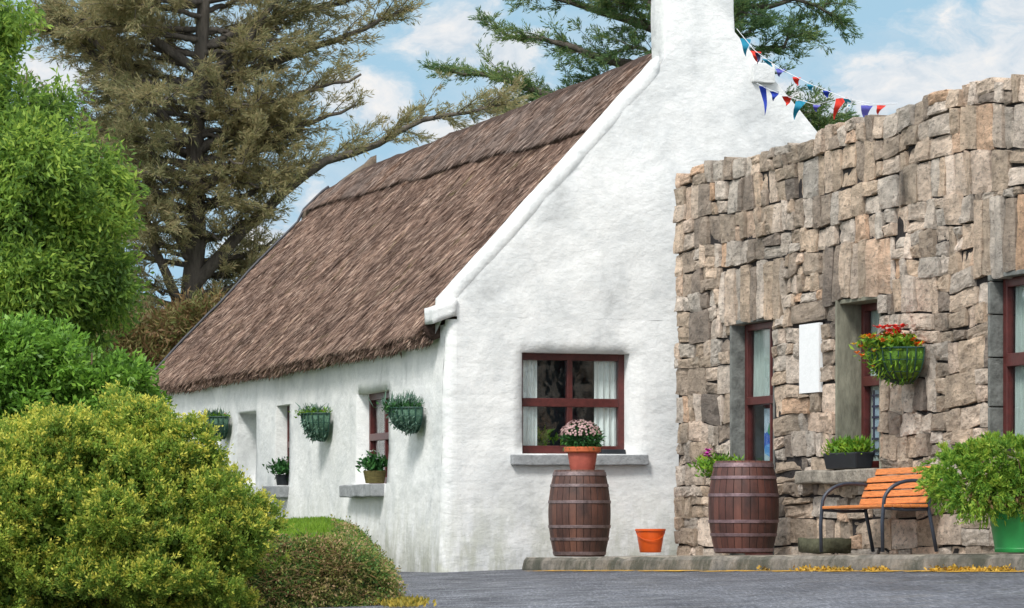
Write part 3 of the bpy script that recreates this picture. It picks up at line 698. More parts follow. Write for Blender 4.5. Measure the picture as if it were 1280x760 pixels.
# reveals
for k, dep, mt in ((0, .15, 'grey_reveal'), (2, .27, 'concrete'), (3, .15, 'grey_reveal')):
    a, b_, c_, d_ = OPS[k]; mb = MB()
    if k == 3:
        z = c_
        while z < d_ - .02:
            h = min(random.uniform(.26, .42), d_ - z); mb.obox(W0, T, UZ, NW, (a - .004, a + .035), (z + .005, z + h - .005), (-dep - .08, .02)); z += h
    else: mb.obox(W0, T, UZ, NW, (a - .004, a + .035), (c_, d_), (-dep - .08, .025))
    mb.obox(W0, T, UZ, NW, (a + .037, b_), (d_ - .035, d_ + .004), (-dep - .08, .0)); mb.obox(W0, T, UZ, NW, (b_ - .03, b_ + .004), (c_, d_ - .037), (-dep - .08, -.02))
    mb.build('reveal', M[mt], stoneb, bevel=.006)
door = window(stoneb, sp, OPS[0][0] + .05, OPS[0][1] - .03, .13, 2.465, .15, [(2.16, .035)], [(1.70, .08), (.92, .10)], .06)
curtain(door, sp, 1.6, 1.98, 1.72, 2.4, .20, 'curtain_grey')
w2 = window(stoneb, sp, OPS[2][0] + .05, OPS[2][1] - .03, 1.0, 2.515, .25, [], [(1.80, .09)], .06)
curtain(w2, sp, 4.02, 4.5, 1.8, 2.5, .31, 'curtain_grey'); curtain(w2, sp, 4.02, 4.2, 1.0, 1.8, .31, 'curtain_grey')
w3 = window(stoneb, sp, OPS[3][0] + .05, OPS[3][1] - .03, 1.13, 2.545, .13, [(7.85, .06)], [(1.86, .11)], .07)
curtain(w3, sp, 7.04, 7.22, 1.14, 2.5, .19, 'curtain_grey'); curtain(w3, sp, 7.42, 7.8, 1.14, 2.5, .19, 'curtain_grey')
# coloured panels in the lower lights
m_, t, b = mat('stained_glass', .25, .5); v = coord(t)
vr = N(t, 'ShaderNodeTexVoronoi', Scale=7.0); t.links.new(v, vr.inputs[0]); s = N(t, 'ShaderNodeSeparateColor'); t.links.new(vr.outputs['Color'], s.inputs[0])
t.links.new(ramp(t, [(0, (.03, .12, .55)), (.35, (.08, .35, .75)), (.6, (.5, .6, .7)), (.75, (.75, .5, .05)), (.9, (.05, .3, .15))], s.outputs[0], 'CONSTANT'), b.inputs['Base Color']); M['stained'] = m_
mb = MB(); mb.obox(W0, T, UZ, NW, (1.86, 2.13), (1.0, 1.62), (-.195, -.185)); mb.build('stained_glass_panel', M['stained'], door)
mb = MB(); mb.obox(W0, T, UZ, NW, (4.1, 4.68), (1.12, 1.72), (-.295, -.285)); mb.build('backing_panel', simple('pale_blue_panel', (.42, .52, .62), .4, .2, 8), w2)
mb = MB()
for k in range(6): mb.obox(W0, T, UZ, NW, (4.1, 4.68), (1.16 + k * .1, 1.18 + k * .1), (-.284, -.272))
for k in range(5): mb.obox(W0, T, UZ, NW, (4.12 + k * .13, 4.145 + k * .13), (1.12, 1.72), (-.284, -.274))
mb.build('lattice', M['p_navy'], w2)
mb = MB(); mb.obox(W0, T, UZ, NW, (3.14, 3.58), (1.72, 2.37), (-.02, .022)); mb.build('white_panel', M['plain_white'], stoneb)
mb = MB(); lumpy_box(mb, lambda a, b_, z: sp(b_, z, a), (-.26, .14), (3.28, 5.0), (.86, .985), .12, .014, 61); mb.build('sill', M['sill_rough'], stoneb, bevel=.015, merge=True)

# ------------------------------------------------------------------ small things
def ground_at(x): return gz(x) + PZ
def barrel(c, r, h, ma, mh, label, name='barrel'):
    t_ = thing(name, c, label, 'barrel', 'old whiskey barrels used as stands')
    prof = [(0, .012), (r * .74, .012), (r * .76, 0)]
    R_ = lambda s: r * (.80 + .20 * math.sin(math.pi * s) ** .85)
    prof += [(R_(s), s * h) for s in np.linspace(0, 1, 19)] + [(R_(1) - .025, h), (R_(1) - .03, h - .03), (0, h - .03)]
    mb = MB(); mb.lathe(c, prof, 64); mb.build('staves', ma, t_, smooth=True)
    for s, w in ((.035, .035), (.20, .03), (.345, .03), (.63, .03), (.82, .03), (.955, .04)):
        mb = MB(); mb.lathe(c, [(R_(s - w/h/2) - .002, s*h - w/2), (R_(s - w/h/2) + .007, s*h - w/2), (R_(s + w/h/2) + .007, s*h + w/2), (R_(s + w/h/2) - .002, s*h + w/2)], 64); mb.build('hoop', mh, t_, smooth=False, bevel=.002)
    return t_
b1 = Vector((.68, 32.25, 0)); b1.z = ground_at(b1.x)
barrel(b1, .315, .87, M['barrel_a'], M['hoop'], 'dark brown wooden barrel under the white gable window carrying a terracotta pot')
b2 = Vector((2.2, 30.4, 0)); b2.z = ground_at(b2.x)
barrel(b2, .335, .875, M['barrel_b'], M['hoop_red'], 'reddish wooden barrel standing before the stone building door')

def plant_cluster(name, parent, c, rad, n, L, Wd, m_, up=.8, hgt=.0, spread=1.0):
    P = RNG.normal(0, 1, (n, 3)) * np.array(rad) * .42 + np.array(c); d = RNG.normal(0, 1, (n, 3)) * spread; d[:, 2] = np.abs(d[:, 2]) * .5 + up
    return leaf_mesh(name, P, d, L, Wd, m_, parent)
def blooms(parent, pts, r, m_, name='flower'):
    for p in pts:
        mb = MB(); p = Vector(p)
        for k in range(7):
            a = k * 2 * math.pi / 7 + random.random(); d = Vector((math.cos(a), math.sin(a), random.uniform(.1, .7))).normalized(); s = d.cross(UZ).normalized()
            mb.quad(p, p + d * r * .6 + s * r * .35, p + d * r, p + d * r * .6 - s * r * .35)
        mb.lathe(p - UZ * r * .1, [(r * .28, 0), (r * .25, r * .2), (0, r * .3)], 8); mb.build(name, m_, parent)
# terracotta pot on the first barrel
pc = b1 + Vector((.03, 0, .842)); pot = thing('flower_pot', pc, 'terracotta pot of pale pink chrysanthemums on top of the brown barrel', 'flower pot')
mb = MB(); mb.lathe(pc, [(0, .0), (.115, 0), (.12, .01), (.15, .20), (.15, .215)], 40); mb.build('pot', M['terracotta'], pot, smooth=True)
mb = MB(); mb.lathe(pc, [(.150, .20), (.185, .21), (.19, .255), (.172, .262), (.165, .235), (0, .235)], 40); mb.build('rim', M['terra_rim'], pot, bevel=.004)
P, nn_ = blob_pts([(pc + Vector((0, 0, .34)), (.19, .19, .14))], 1500, .5, 1.0); leaf_mesh('foliage', P, nn_ + RNG.normal(0, .5, nn_.shape), .06, .018, M['f_dark'], pot)
P, nn_ = blob_pts([(pc + Vector((-.02, 0, .36)), (.215, .215, .17))], 1300, .93, 1.05)
k = (nn_[:, 2] > .12); P = P[k][:420]; nn_ = nn_[k][:420]
mb = MB()
for p, d in zip(P, nn_):
    p = Vector(p); d = Vector(d); s = d.orthogonal().normalized(); q = d.cross(s)
    for z_, rr in ((0, .013), (.006, .008)): mb.poly([p + d * z_ + (s * math.cos(a) + q * math.sin(a)) * rr for a in np.linspace(0, 2*math.pi, 7)[:-1]])
mb.build('blossoms', M['fl_pink'], pot)
ic = cp(1.12, .42, 1.2); ip = thing('house_plant', ic, 'green leafy house plant seen behind the lower left pane of the gable window', 'house plant')
mb = MB(); mb.lathe(ic, [(0, 0), (.05, 0), (.06, .08), (0, .08)], 16); mb.build('pot', M['terracotta'], ip); plant_cluster('foliage', ip, tuple(ic + UZ * .15), (.22, .12, .12), 260, .09, .03, M['f_herb'], .6)
# orange bucket
bc = Vector((1.44, 33.3, 0)); bc.z = ground_at(bc.x); bk = thing('bucket', bc, 'small orange plastic bucket on the paving by the white wall', 'bucket')
mb = MB(); mb.lathe(bc, [(0, .0), (.105, 0), (.112, .01), (.148, .225), (.148, .238), (.140, .238), (.104, .02), (0, .02)], 40); mb.build('body', M['bucket'], bk, smooth=True)
mb = MB(); mb.lathe(bc, [(.148, .222), (.160, .224), (.160, .246), (.140, .246)], 40); mb.build('rim', M['bucket'], bk, bevel=.002)
mb = MB(); mb.tube([bc + Vector((.15 * math.cos(a), -.03 * math.sin(a) - .12 * math.sin(a), .225 - .10 * math.sin(a))) for a in np.linspace(0, math.pi, 16)], .004, 6); mb.build('handle', M['bucket'], bk, smooth=True)

# wall baskets: half-round wire with liner
def wall_basket(O, a, nr, r, h, label, fol, group, wires=13, liner='liner'):
    t_ = thing('hanging_basket', O, label, 'hanging basket', group)
    pt = lambda th, s: O + a * (r * math.cos(th) * math.sqrt(max(0, 1 - s ** 2.2))) + nr * (r * math.sin(th) * math.sqrt(max(0, 1 - s ** 2.2)) + .02) - UZ * (h * s)
    mb = MB(); n = 20; K = 8
    for i in range(n):
        for j in range(K):
            f = lambda i_, j_: O + (pt(math.pi * i_ / n, j_ / K) - O) * .955
            mb.quad(f(i, j), f(i+1, j), f(i+1, j+1), f(i, j+1))
    mb.poly([O + (pt(math.pi * i / n, 0) - O) * .95 - UZ * .02 for i in range(n + 1)]); mb.poly([pt(0, j / K) for j in range(K+1)] + [pt(math.pi, j / K) for j in range(K, -1, -1)])
    mb.build('liner', M[liner], t_, smooth=False, merge=True)
    q_ = [pt(random.uniform(.1, math.pi - .1), random.random() ** .7 * .97) for _ in range(150)]
    leaf_mesh('spilling_leaves', q_, RNG.normal(0, .5, (150, 3)) + np.array(nr) * .5 + np.array((0, 0, -.7)), .055, .014, M['f_herb'] if liner == 'liner2' else M['f_grey'], t_)
    mb = MB()
    for i in range(wires): th = math.pi * i / (wires - 1); mb.tube([pt(th, s) for s in np.linspace(0, .985, 10)], .007, 5)
    for s in (.33, .66): mb.tube([pt(th, s) for th in np.linspace(0, math.pi, 16)], .004, 5)
    mb.build('wire_cage', M['wire'], t_)
    mb = MB(); mb.tube([pt(th, 0) for th in np.linspace(0, math.pi, 20)] + [pt(0, 0)], .008, 6); mb.build('rim', M['wire'], t_)
    fol(t_, O + nr * r * .5); return t_
M['liner'] = simple('moss_liner', (.10, .19, .13), .95, .85, 20, .01, stretch=(1, 1, .3)); M['liner2'] = simple('green_liner', (.10, .20, .03), .95, .95, 14, .01, stretch=(1, 1, .3))
def spiky(t_, c):
    n = 170; P = RNG.normal(0, 1, (n, 3)) * np.array((.09, .06, .01)) + np.array(c); d = RNG.normal(0, .55, (n, 3)); d[:, 2] = 1
    leaf_mesh('foliage', P, d, .17, .014, M['f_grey'], t_); plant_cluster('low_foliage', t_, tuple(c + UZ * .0), (.24, .2, .06), 520, .06, .02, M['f_dark'], .3)
def sparse(t_, c):
    n = 90; P = RNG.normal(0, 1, (n, 3)) * np.array((.09, .06, .01)) + np.array(c); d = RNG.normal(0, .6, (n, 3)); d[:, 2] = 1
    leaf_mesh('foliage', P, d, .13, .013, M['f_grey'], t_); plant_cluster('low_foliage', t_, tuple(c), (.22, .18, .05), 400, .05, .018, M['f_herb'], .3)
    blooms(t_, [c + Vector((random.uniform(-.16, .16), random.uniform(-.12, .12), random.uniform(-.02, .05))) for _ in range(5)], .02, M['fl_red'])
LN = -G
def on_long(px, L): return None
wb = 'half round wire baskets on the cottage side wall'
for L, z, r, h, fn_, lab in ((.92, 1.71, .285, .27, spiky, 'wire wall basket of spiky grey green plants nearest the cottage corner'),
                         (4.85, 1.77, .27, .33, sparse, 'wire wall basket with small red flowers between two cottage side windows'),
                         (10.3, 1.89, .27, .30, sparse, 'farthest wire wall basket half hidden by the yellow green bush')):
    wall_basket(cp(-.045 - bat(z), L, z), LD, LN, r, h, lab, fn_, wb)
def fiery(t_, c):
    plant_cluster('foliage', t_, tuple(c + UZ * .03), (.25, .26, .09), 1000, .065, .022, M['f_herb'], .45)
    plant_cluster('trailing_foliage', t_, tuple(c + NW * .08 - UZ * .05), (.2, .26, .12), 320, .06, .02, M['f_herb'], -.6)
    rp = lambda: c + Vector((random.uniform(-.26, .26), random.uniform(-.24, .24), random.uniform(.02, .12)))
    blooms(t_, [rp() for _ in range(18)], .06, M['fl_org']); blooms(t_, [c + Vector((random.uniform(-.16, .14), random.uniform(-.14, .14), random.uniform(.11, .20))) for _ in range(14)], .065, M['fl_red'])
    blooms(t_, [rp() + NW * .1 for _ in range(12)], .04, M['fl_yel']); blooms(t_, [c + NW * .26 + Vector((random.uniform(-.1, .1), random.uniform(-.1, .1), random.uniform(-.16, 0))) for _ in range(5)], .04, M['fl_org'])
wall_basket(sp(5.55, 2.02, .07), T, NW, .34, .31, 'wire basket of orange and red flowers on the stone wall above the bench', fiery, None, 15, 'liner2')
# little planters on the side window sills
def planter(loc, r, h, label, mp_, fol):
    t_ = thing('window_planter', loc, label, 'planter'); mb = MB(); mb.lathe(loc, [(0, 0), (r*.8, 0), (r, h), (r*.93, h), (r*.9, h-.02), (0, h-.02)], 28); mb.build('pot', mp_, t_, smooth=False); fol(t_, loc + UZ * h); return t_
def f_white(t_, c):
    plant_cluster('foliage', t_, tuple(c + UZ * .06), (.15, .15, .10), 420, .07, .03, M['f_dark'], .5); blooms(t_, [c + Vector((random.uniform(-.1, .03), random.uniform(-.1, .1), random.uniform(.10, .22))) for _ in range(9)], .035, M['fl_white'])
planter(cp(-.09, 2.55, .925), .13, .14, 'olive planter of white flowers on the nearest cottage side sill', M['basket_pot'], f_white)
planter(cp(-.07, 7.0, .945), .09, .13, 'small pot of white flowers on the slim second side window sill', M['black_pot'], f_white)
# black trough on the stone sill
c0 = sp(4.22, .99, .0); tr_ = thing('planter_trough', c0, 'black trough of yellow green plants on the rough stone sill', 'planter')
mb = MB(); vs = [sp(4.22 + a * (.32 + (.035 if z else 0)), .99 + z, .02 + b_ * (.08 + (.02 if z else 0))) for z in (0, .15) for a, b_ in ((-1, -1), (1, -1), (1, 1), (-1, 1))]
mb.faces(vs, [(0,1,2,3), (4,5,6,7), (0,1,5,4), (1,2,6,5), (2,3,7,6), (3,0,4,7)]); mb.build('trough', M['black_pot'], tr_, bevel=.012)
for k in range(5): plant_cluster('foliage', tr_, tuple(sp(3.98 + k * .13, 1.17, .02)), (.1, .1, .07), 240, .07, .02, M['f_herb'], .7)
blooms(tr_, [sp(4.0 + random.random() * .5, 1.19 + random.random() * .05, .05) for _ in range(6)], .025, M['fl_yel'])
# plants standing behind the second barrel
c0 = sp(1.62, ground_at(2.1), .13); pb = thing('potted_plant', c0, 'green plant with a magenta flower behind the reddish barrel', 'potted plant')
mb = MB(); mb.lathe(c0, [(0, 0), (.07, 0), (.10, .66), (.09, .66), (.085, .63), (0, .63)], 24); mb.build('pot', M['black_pot'], pb)
plant_cluster('foliage', pb, tuple(c0 + UZ * .84 - T * .14), (.24, .42, .10), 800, .07, .024, M['f_herb'], .5); blooms(pb, [c0 - T * .18 + NW * .12 + UZ * .97, c0 - T * .10 + NW * .14 + UZ * 1.0, c0 - T * .2 + NW * .1 + UZ * .94, c0 - T * .12 + NW * .15 + UZ * .95], .06, M['fl_mag'])
# mossy block behind the bench
c0 = sp(4.35, ground_at(2.9), .30); mb = MB(); lumpy_box(mb, lambda a, b_, z: sp(4.35 + b_, z, .28 + a), (-.13, .15), (-.33, .2), (c0.z, c0.z + .13), .06, .02, 71)
tag(mb.build('stone_block', M['block'], None, smooth=True, merge=True), 'low mossy stone block on the paving under the bench', 'stone')

# bench
bo = sp(4.90, 0, .12); bo.z = ground_at(3.2); bench = thing('park_bench', bo, 'bench with orange timber slats and curved black metal arms against the stone wall', 'bench')
BL = 1.24
def bp(u, o, z): return W0 + T * (4.90 + u) + NW * (.08 + o) + UZ * (ground_at((W0 + T * (4.9 + u)).x - .2) + z)
for e in (0.0, BL):
    mb = MB()
    arc = [bp(e, .53, 0), bp(e, .535, .25), bp(e, .52, .42)] + [bp(e, .52 - .27 * (1 - math.cos(a)), .42 + .19 * math.sin(a)) for a in np.linspace(.2, math.pi / 2, 7)] + [bp(e, .12, .605), bp(e, .04, .58)]
    mb.tube(arc, .0165, 8); mb.build('arm_frame', M['metal'], bench, smooth=True)
    mb = MB(); mb.tube([bp(e, .02, 0), bp(e, .06, .2), bp(e, .095, .37), bp(e, .09, .45), bp(e, .04, .6), bp(e, -.01, .745)], .0165, 8); mb.build('rear_leg', M['metal'], bench, smooth=True)
    mb = MB(); mb.tube([bp(e, .525, .375), bp(e, .3, .36), bp(e, .10, .365)], .014, 8); mb.build('seat_rail', M['metal'], bench, smooth=True)
for k in range(5):
    o0 = .115 + k * .085; mb = MB(); q = [bp(u, o0 + d, z) for u in (-.03, BL + .03) for d in (0, .072) for z in (.382, .407)]
    mb.faces(q, [(0,1,3,2), (4,6,7,5), (0,4,5,1), (2,3,7,6), (0,2,6,4), (1,5,7,3)]); mb.build('seat_slat', M['slat'], bench, bevel=.006)
for k in range(5):
    z0 = .42 + k * .066; off = .108 - k * .024; mb = MB(); q = [bp(u, off - .024 * (z / .066) + d, z0 + z) for u in (-.03, BL + .03) for d in (.018, .04) for z in (0, .054)]
    mb.faces(q, [(0,1,3,2), (4,6,7,5), (0,4,5,1), (2,3,7,6), (0,2,6,4), (1,5,7,3)]); mb.build('back_slat', M['slat'], bench, bevel=.006)

# green pot with trailing conifer
gc = Vector((4.06, 25.4, 0)); gc.z = ground_at(gc.x); gp = thing('potted_shrub', gc, 'large green plastic pot holding a wide trailing yellow green shrub', 'potted shrub')
mb = MB(); mb.lathe(gc, [(0, 0), (.225, 0), (.232, .03), (.227, .035), (.275, .32), (.292, .325), (.292, .355), (.27, .355), (.265, .31), (0, .31)], 48); mb.build('pot', M['green_pot'], gp, smooth=True, bevel=.003)
mb = MB()
for k in range(14):
    a = k * .449; L_ = random.uniform(.35, .6); d = Vector((math.cos(a), math.sin(a), 0)); mb.tube([gc + UZ * .3, gc + d * L_ * .5 + UZ * .62, gc + d * L_ + UZ * random.uniform(.5, .75)], [.018, .012, .004], 6)
mb.build('stem', M['stem'], gp, smooth=True)
K_ = 25.4 / F; bl = [(tuple(at(px, py, y_)), (rx * K_, rx * K_ * .9, ry * K_)) for px, py, rx, ry, y_ in ((1255, 585, 62, 32, 25.4), (1205, 597, 42, 26, 25.4), (1266, 568, 28, 14, 25.6), (1225, 612, 40, 20, 25.2), (1275, 610, 45, 18, 25.2), (1320, 590, 60, 35, 25.5), (1188, 580, 24, 14, 25.5), (1300, 628, 30, 10, 25.3))]
P, nn_ = blob_pts(bl, 1250, .7, 1.12); PP = []; DD = []; TT = []
for p, d in zip(P, nn_):
    ax = Vector(d) * .8 + Vector((random.uniform(-.4, .4), random.uniform(-.4, .4), random.uniform(-.35, .35))); ax.normalize(); ln = random.uniform(.07, .13)
    for k in range(26):
        s = k / 26; PP.append(p + np.array(ax) * ln * s - np.array((0, 0, .05 * s * s))); DD.append(np.array(ax) * 1.0 + RNG.normal(0, .45, 3)); TT.append(s)
leaf_mesh('foliage', PP, DD, .048, .014, M['f_pot'], gp, TT)
n = 900; P = np.array([gc + Vector((random.gauss(0, .2), random.gauss(0, .2), .40 + random.uniform(-.06, .06))) for _ in range(n)]); leaf_mesh('dry_foliage', P, RNG.normal(0, 1, (n, 3)) - np.array((0, 0, .7)), .06, .018, M['f_dry'], gp)

tag(leaf_mesh('leaf_litter', *LIT, .035, .022, foliage('fallen_leaves', [(.1, (.15, .13, .04)), (.45, (.40, .25, .04)), (.75, (.62, .38, .05)), (1, (.30, .16, .06))], 1.2, .1), None), 'yellow and orange leaf litter and moss along the foot of the kerb', 'leaf litter', kind='stuff')
# bunting
def bunting(ctrl, flags, label):
    pts = [at(*c_) for c_ in ctrl]; t_ = thing('bunting', pts[0], label, 'bunting', 'bunting strung from cottage to stone wall')
    def P(s):
        f = s * (len(pts) - 1); i = min(int(f), len(pts) - 2); return pts[i].lerp(pts[i+1], f - i)
    mb = MB(); mb.tube([P(s) for s in np.linspace(0, 1, 40)], .0035, 5); mb.build('cord', M['cord'], t_)
    for px, w, h, dx, mt in flags:
        s = min(np.linspace(0, 1, 200), key=lambda q: abs(640 + P(q).x / P(q).y * F - px)); c_ = P(s); k = c_.y / F; mb = MB(); n = 6
        for i in range(n):
            def row(q, e): 
                f = 1 - q; ww = w * k * .5 * f + .002; x = dx * k * q + .01 * math.sin(q * 5 + px); y = .03 * math.sin(q * 7 + px) 
                return c_ + Vector((x + e * ww, y + e * ww * .5, -h * k * q - e * .15 * ww * dx * .1))
            a, b_ = i / n, (i+1) / n; mb.quad(row(a, -1), row(a, 1), row(b_, 1), row(b_, -1))
        mb.build('pennant', M[mt], t_, smooth=True, merge=True)['label'] = {'p_red': 'red', 'p_blue': 'blue', 'p_teal': 'teal', 'p_violet': 'violet blue', 'p_navy': 'navy', 'p_white': 'white'}[mt] + ' pennant'
bunting([(921, 36, 34.0), (943, 63, 33.4), (975, 86, 32.4), (1013, 105, 31.4), (1060, 124, 30.1), (1092, 130, 29.3), (1122, 129, 28.7)],
        [(931, 14, 22, 2, 'p_teal'), (944, 14, 14, 3, 'p_red'), (948, 7, 14, 0, 'p_navy'), (959, 12, 10, 5, 'p_teal'), (975, 13, 10, 0, 'p_violet'), (996, 11, 11, 0, 'p_red'), (1014, 12, 8, 0, 'p_teal'), (1034, 11, 9, -2, 'p_blue'), (1060, 11, 10, 0, 'p_teal')],
        'upper bunting line of small red, teal and blue pennants falling from beside the chimney')
bunting([(946, 104, 33.9), (957, 110, 33.6), (985, 121, 32.4), (1020, 131, 31.2), (1052, 122, 30.4), (1085, 132, 29.4), (1120, 130, 28.7)],
        [(954, 9, 36, 3, 'p_blue'), (968, 12, 12, 0, 'p_blue'), (985, 13, 12, -2, 'p_red'), (1001, 15, 24, -9, 'p_teal'), (1020, 10, 9, 0, 'p_violet'), (1051, 15, 27, -9, 'p_red'), (1062, 8, 15, -3, 'p_white'), (1084, 16, 20, -4, 'p_violet'), (1101, 12, 12, -3, 'p_red')],
        'lower bunting line with long blue, teal and red pennants ending at the stone wall')

# ------------------------------------------------------------------ planting on the left
# raised bank with turf on top, shrubs over its front
RE = lambda y: np.interp(y, [21.9, 34.5], [-.80, -1.42])
def bankz(x, y):
    e = min((RE(y) - x) / .60, (y - 21.3) / .28); e = max(0, min(1, e)); e = math.sqrt(e * (2 - e)) if e < 1 else 1
    return gz(x) - .05 + e * (.425 + .16 * min(1, max(0, (y - 22) / 5.5)) * min(1, max(0, (-.9 - x) / .7)) + .02 * fbm(x, y, 1, 3))
mb = MB(); gx = np.linspace(-7, -.7, 80); gy = np.linspace(21.25, 46, 190)
for i in range(79):
    for j in range(189):
        q = [(gx[i], gy[j]), (gx[i+1], gy[j]), (gx[i+1], gy[j+1]), (gx[i], gy[j+1])]; cx_, cy_ = q[0]
        if cx_ > -.67 - .304 / .953 * (cy_ - 33.3) + .3 and cy_ > 33: continue
        mb.quad(*[(x, y, bankz(min(x, RE(y)), y) if x < RE(y) else gz(x) - .05) for x, y in q])
bank = mb.build('bank', M['earth'], None, smooth=True, merge=True); tag(bank, kind='structure')
n = 60000; X = RNG.uniform(-3.6, -1.0, n); Yg = RNG.uniform(22.3, 33.5, n); k = X < np.array([RE(y) for y in Yg]) - .12; X, Yg = X[k], Yg[k]
P = np.array([(x, y, bankz(x, y) - .01) for x, y in zip(X, Yg)]); d = RNG.normal(0, .35, (len(P), 3)); d[:, 2] = 1
tag(leaf_mesh('grass', P, d, .075, .012, M['f_grass'], None), 'short bright green grass on top of the bank', 'grass', kind='stuff')
hedge = thing('creeping_shrub', (-1.3, 22, -.04), 'dry brown and green creeping shrub covering the bank beside the road', 'shrub')
n = 0; PP = []; DD = []
while n < 6500:
    s = random.random()
    if s < .72: x = random.uniform(-3.0, -.80); y = 21.28 + random.random() ** 1.3 * .42
    else: y = random.uniform(21.8, 28); x = RE(y) - random.random() ** 1.1 * .45
    z = bankz(x, y)
    lowz = gz(x) - .16; zz_ = random.uniform(lowz, z) if random.random() < .5 else z
    p = np.array((x + random.gauss(0, .02), y + random.gauss(0, .02) - .04, zz_ + random.uniform(-.01, .045))); ax = Vector((random.gauss(.15, .7), random.gauss(-.5, .6), random.gauss(.35, .6))).normalized()
    for k in range(15): PP.append(p + np.array(ax) * .09 * k / 15 + RNG.normal(0, .012, 3)); DD.append(np.array(ax) + RNG.normal(0, .9, 3))
    n += 1
leaf_mesh('foliage', PP, DD, .026, .013, M['f_coto'], hedge)
mb = MB()
for k in range(420):
    x = random.uniform(-2.9, -.95); y = 21.26; z = random.uniform(0, .33); d = Vector((random.uniform(-.8, .5), random.uniform(-.2, 0), random.uniform(-.35, .35))); a = Vector((x, y, z)); L_ = random.uniform(.12, .35)
    mb.tube([a, a + d * L_ * .5 + Vector((0, -.03, .02)), a + d * L_], [.004, .003, .0015], 4, False)
mb.build('stem', M['f_dry'], hedge)
n = 900; P = np.array([(random.gauss(-.70, .06), random.uniform(20.3, 21.6), -.02) for _ in range(500)]); n = 500; d = RNG.normal(0, .6, (n, 3)); d[:, 2] = .8
tag(leaf_mesh('weeds', P, d, .05, .016, foliage('yellow_weeds', [(.1, (.16, .18, .03)), (.6, (.40, .30, .05)), (1, (.6, .42, .06))], 5), None), 'yellow weeds along the foot of the bank', 'weeds', kind='stuff')

# big yellow-green bush
Yb = 20.2; bush = thing('conifer_bush', (at(140, 645, Yb).x, Yb, -.1), 'large rounded yellow green conifer bush filling the lower left', 'bush')
bb = [(130, 645, 180, 100), (60, 615, 90, 68), (178, 596, 84, 64), (228, 632, 64, 54), (272, 682, 50, 62), (115, 566, 66, 36), (20, 690, 105, 95), (200, 700, 125, 85), (-50, 665, 105, 95), (274, 636, 32, 30), (196, 546, 38, 22), (158, 540, 40, 26), (60, 570, 46, 28), (294, 658, 24, 26)]
bl = [px_blob(*a, Yb - .004 * (a[3] - 60), rd=min(a[2], 110) * Yb / F) for a in bb]
bl0 = bl; bl = [(c_, tuple(k * .90 for k in r_)) for c_, r_ in bl0]; Ps, ns = blob_pts(bl0, 190, .92, 1.02)
for p, d in zip(Ps, ns):
    if d[1] < .5 and p[2] > -.1: q = random.uniform(.05, .17); bl.append((tuple(p + d * q * random.uniform(-.3, .4)), (q, q, q * random.uniform(.6, 1))))
P, nn_ = blob_pts(bl, 15000, .72, 1.06); PP = []; DD = []; TT = []
k = (P[:, 2] > -.15) & (nn_[:, 1] < .8); P = P[k]; nn_ = nn_[k]
for p, d in zip(P, nn_):
    if fbm(p[0] * 3.6, p[1] * 3.6, p[2] * 3.6, 2) > .30: continue
    ax = Vector((d[0] * .6 + random.gauss(0, .32), d[1] * .6 + random.gauss(0, .32), d[2] * .4 + .62 + random.gauss(0, .25))).normalized(); ln = random.uniform(.05, .11); a3 = np.array(ax)
    m0 = 30; s = np.linspace(0, 1, m0)[:, None]; PP.append(p + a3 * ln * s + RNG.normal(0, .010, (m0, 3))); DD.append(a3 * .9 + RNG.normal(0, .55, (m0, 3))); TT.append(s[:, 0] * random.uniform(.5, 1.05))
Pi, ni = blob_pts(bl[:14], 9000, .35, .8); PP.append(Pi); DD.append(RNG.normal(0, 1, Pi.shape)); TT.append(np.zeros(len(Pi)))
Pi, ni = blob_pts(bl[:14], 9000, .5, .9); PP.append(Pi); DD.append(RNG.normal(0, 1, Pi.shape)); TT.append(np.zeros(len(Pi)))
leaf_mesh('foliage', np.concatenate(PP), np.concatenate(DD), np.concatenate([np.full(len(TT_), .025 if k_ < len(TT) - 2 else .06) for k_, TT_ in enumerate(TT)]), np.concatenate([np.full(len(TT_), .0115 if k_ < len(TT) - 2 else .035) for k_, TT_ in enumerate(TT)]), M['f_bush'], bush, np.concatenate(TT))
mb = MB()
for k in range(46):
    a = random.uniform(0, 6.28); r0 = random.uniform(.2, .62 if math.cos(a) > 0 else .8); b0 = Vector((at(140, 645, Yb).x + .15 * math.cos(a), Yb + .1 + .15 * math.sin(a), -.1)); e0 = b0 + Vector((r0 * math.cos(a), r0 * .45 * math.sin(a), random.uniform(.3, 1.0) * (1.1 - .6 * r0)))
    mb.tube([b0, b0.lerp(e0, .5) + Vector((0, 0, .1)), e0], [.022, .013, .004], 6)
mb.build('stem', M['stem'], bush, smooth=True)
P, nn_ = blob_pts([px_blob(135, 718, 26, 22, Yb - .48)], 260, .1, 1.0); leaf_mesh('dead_twigs', P, np.array((.3, -.4, -1)) + RNG.normal(0, .6, (len(P), 3)), .09, .006, foliage('dead_fronds', [(.1, (.25, .10, .04)), (.9, (.55, .27, .12))]), bush)

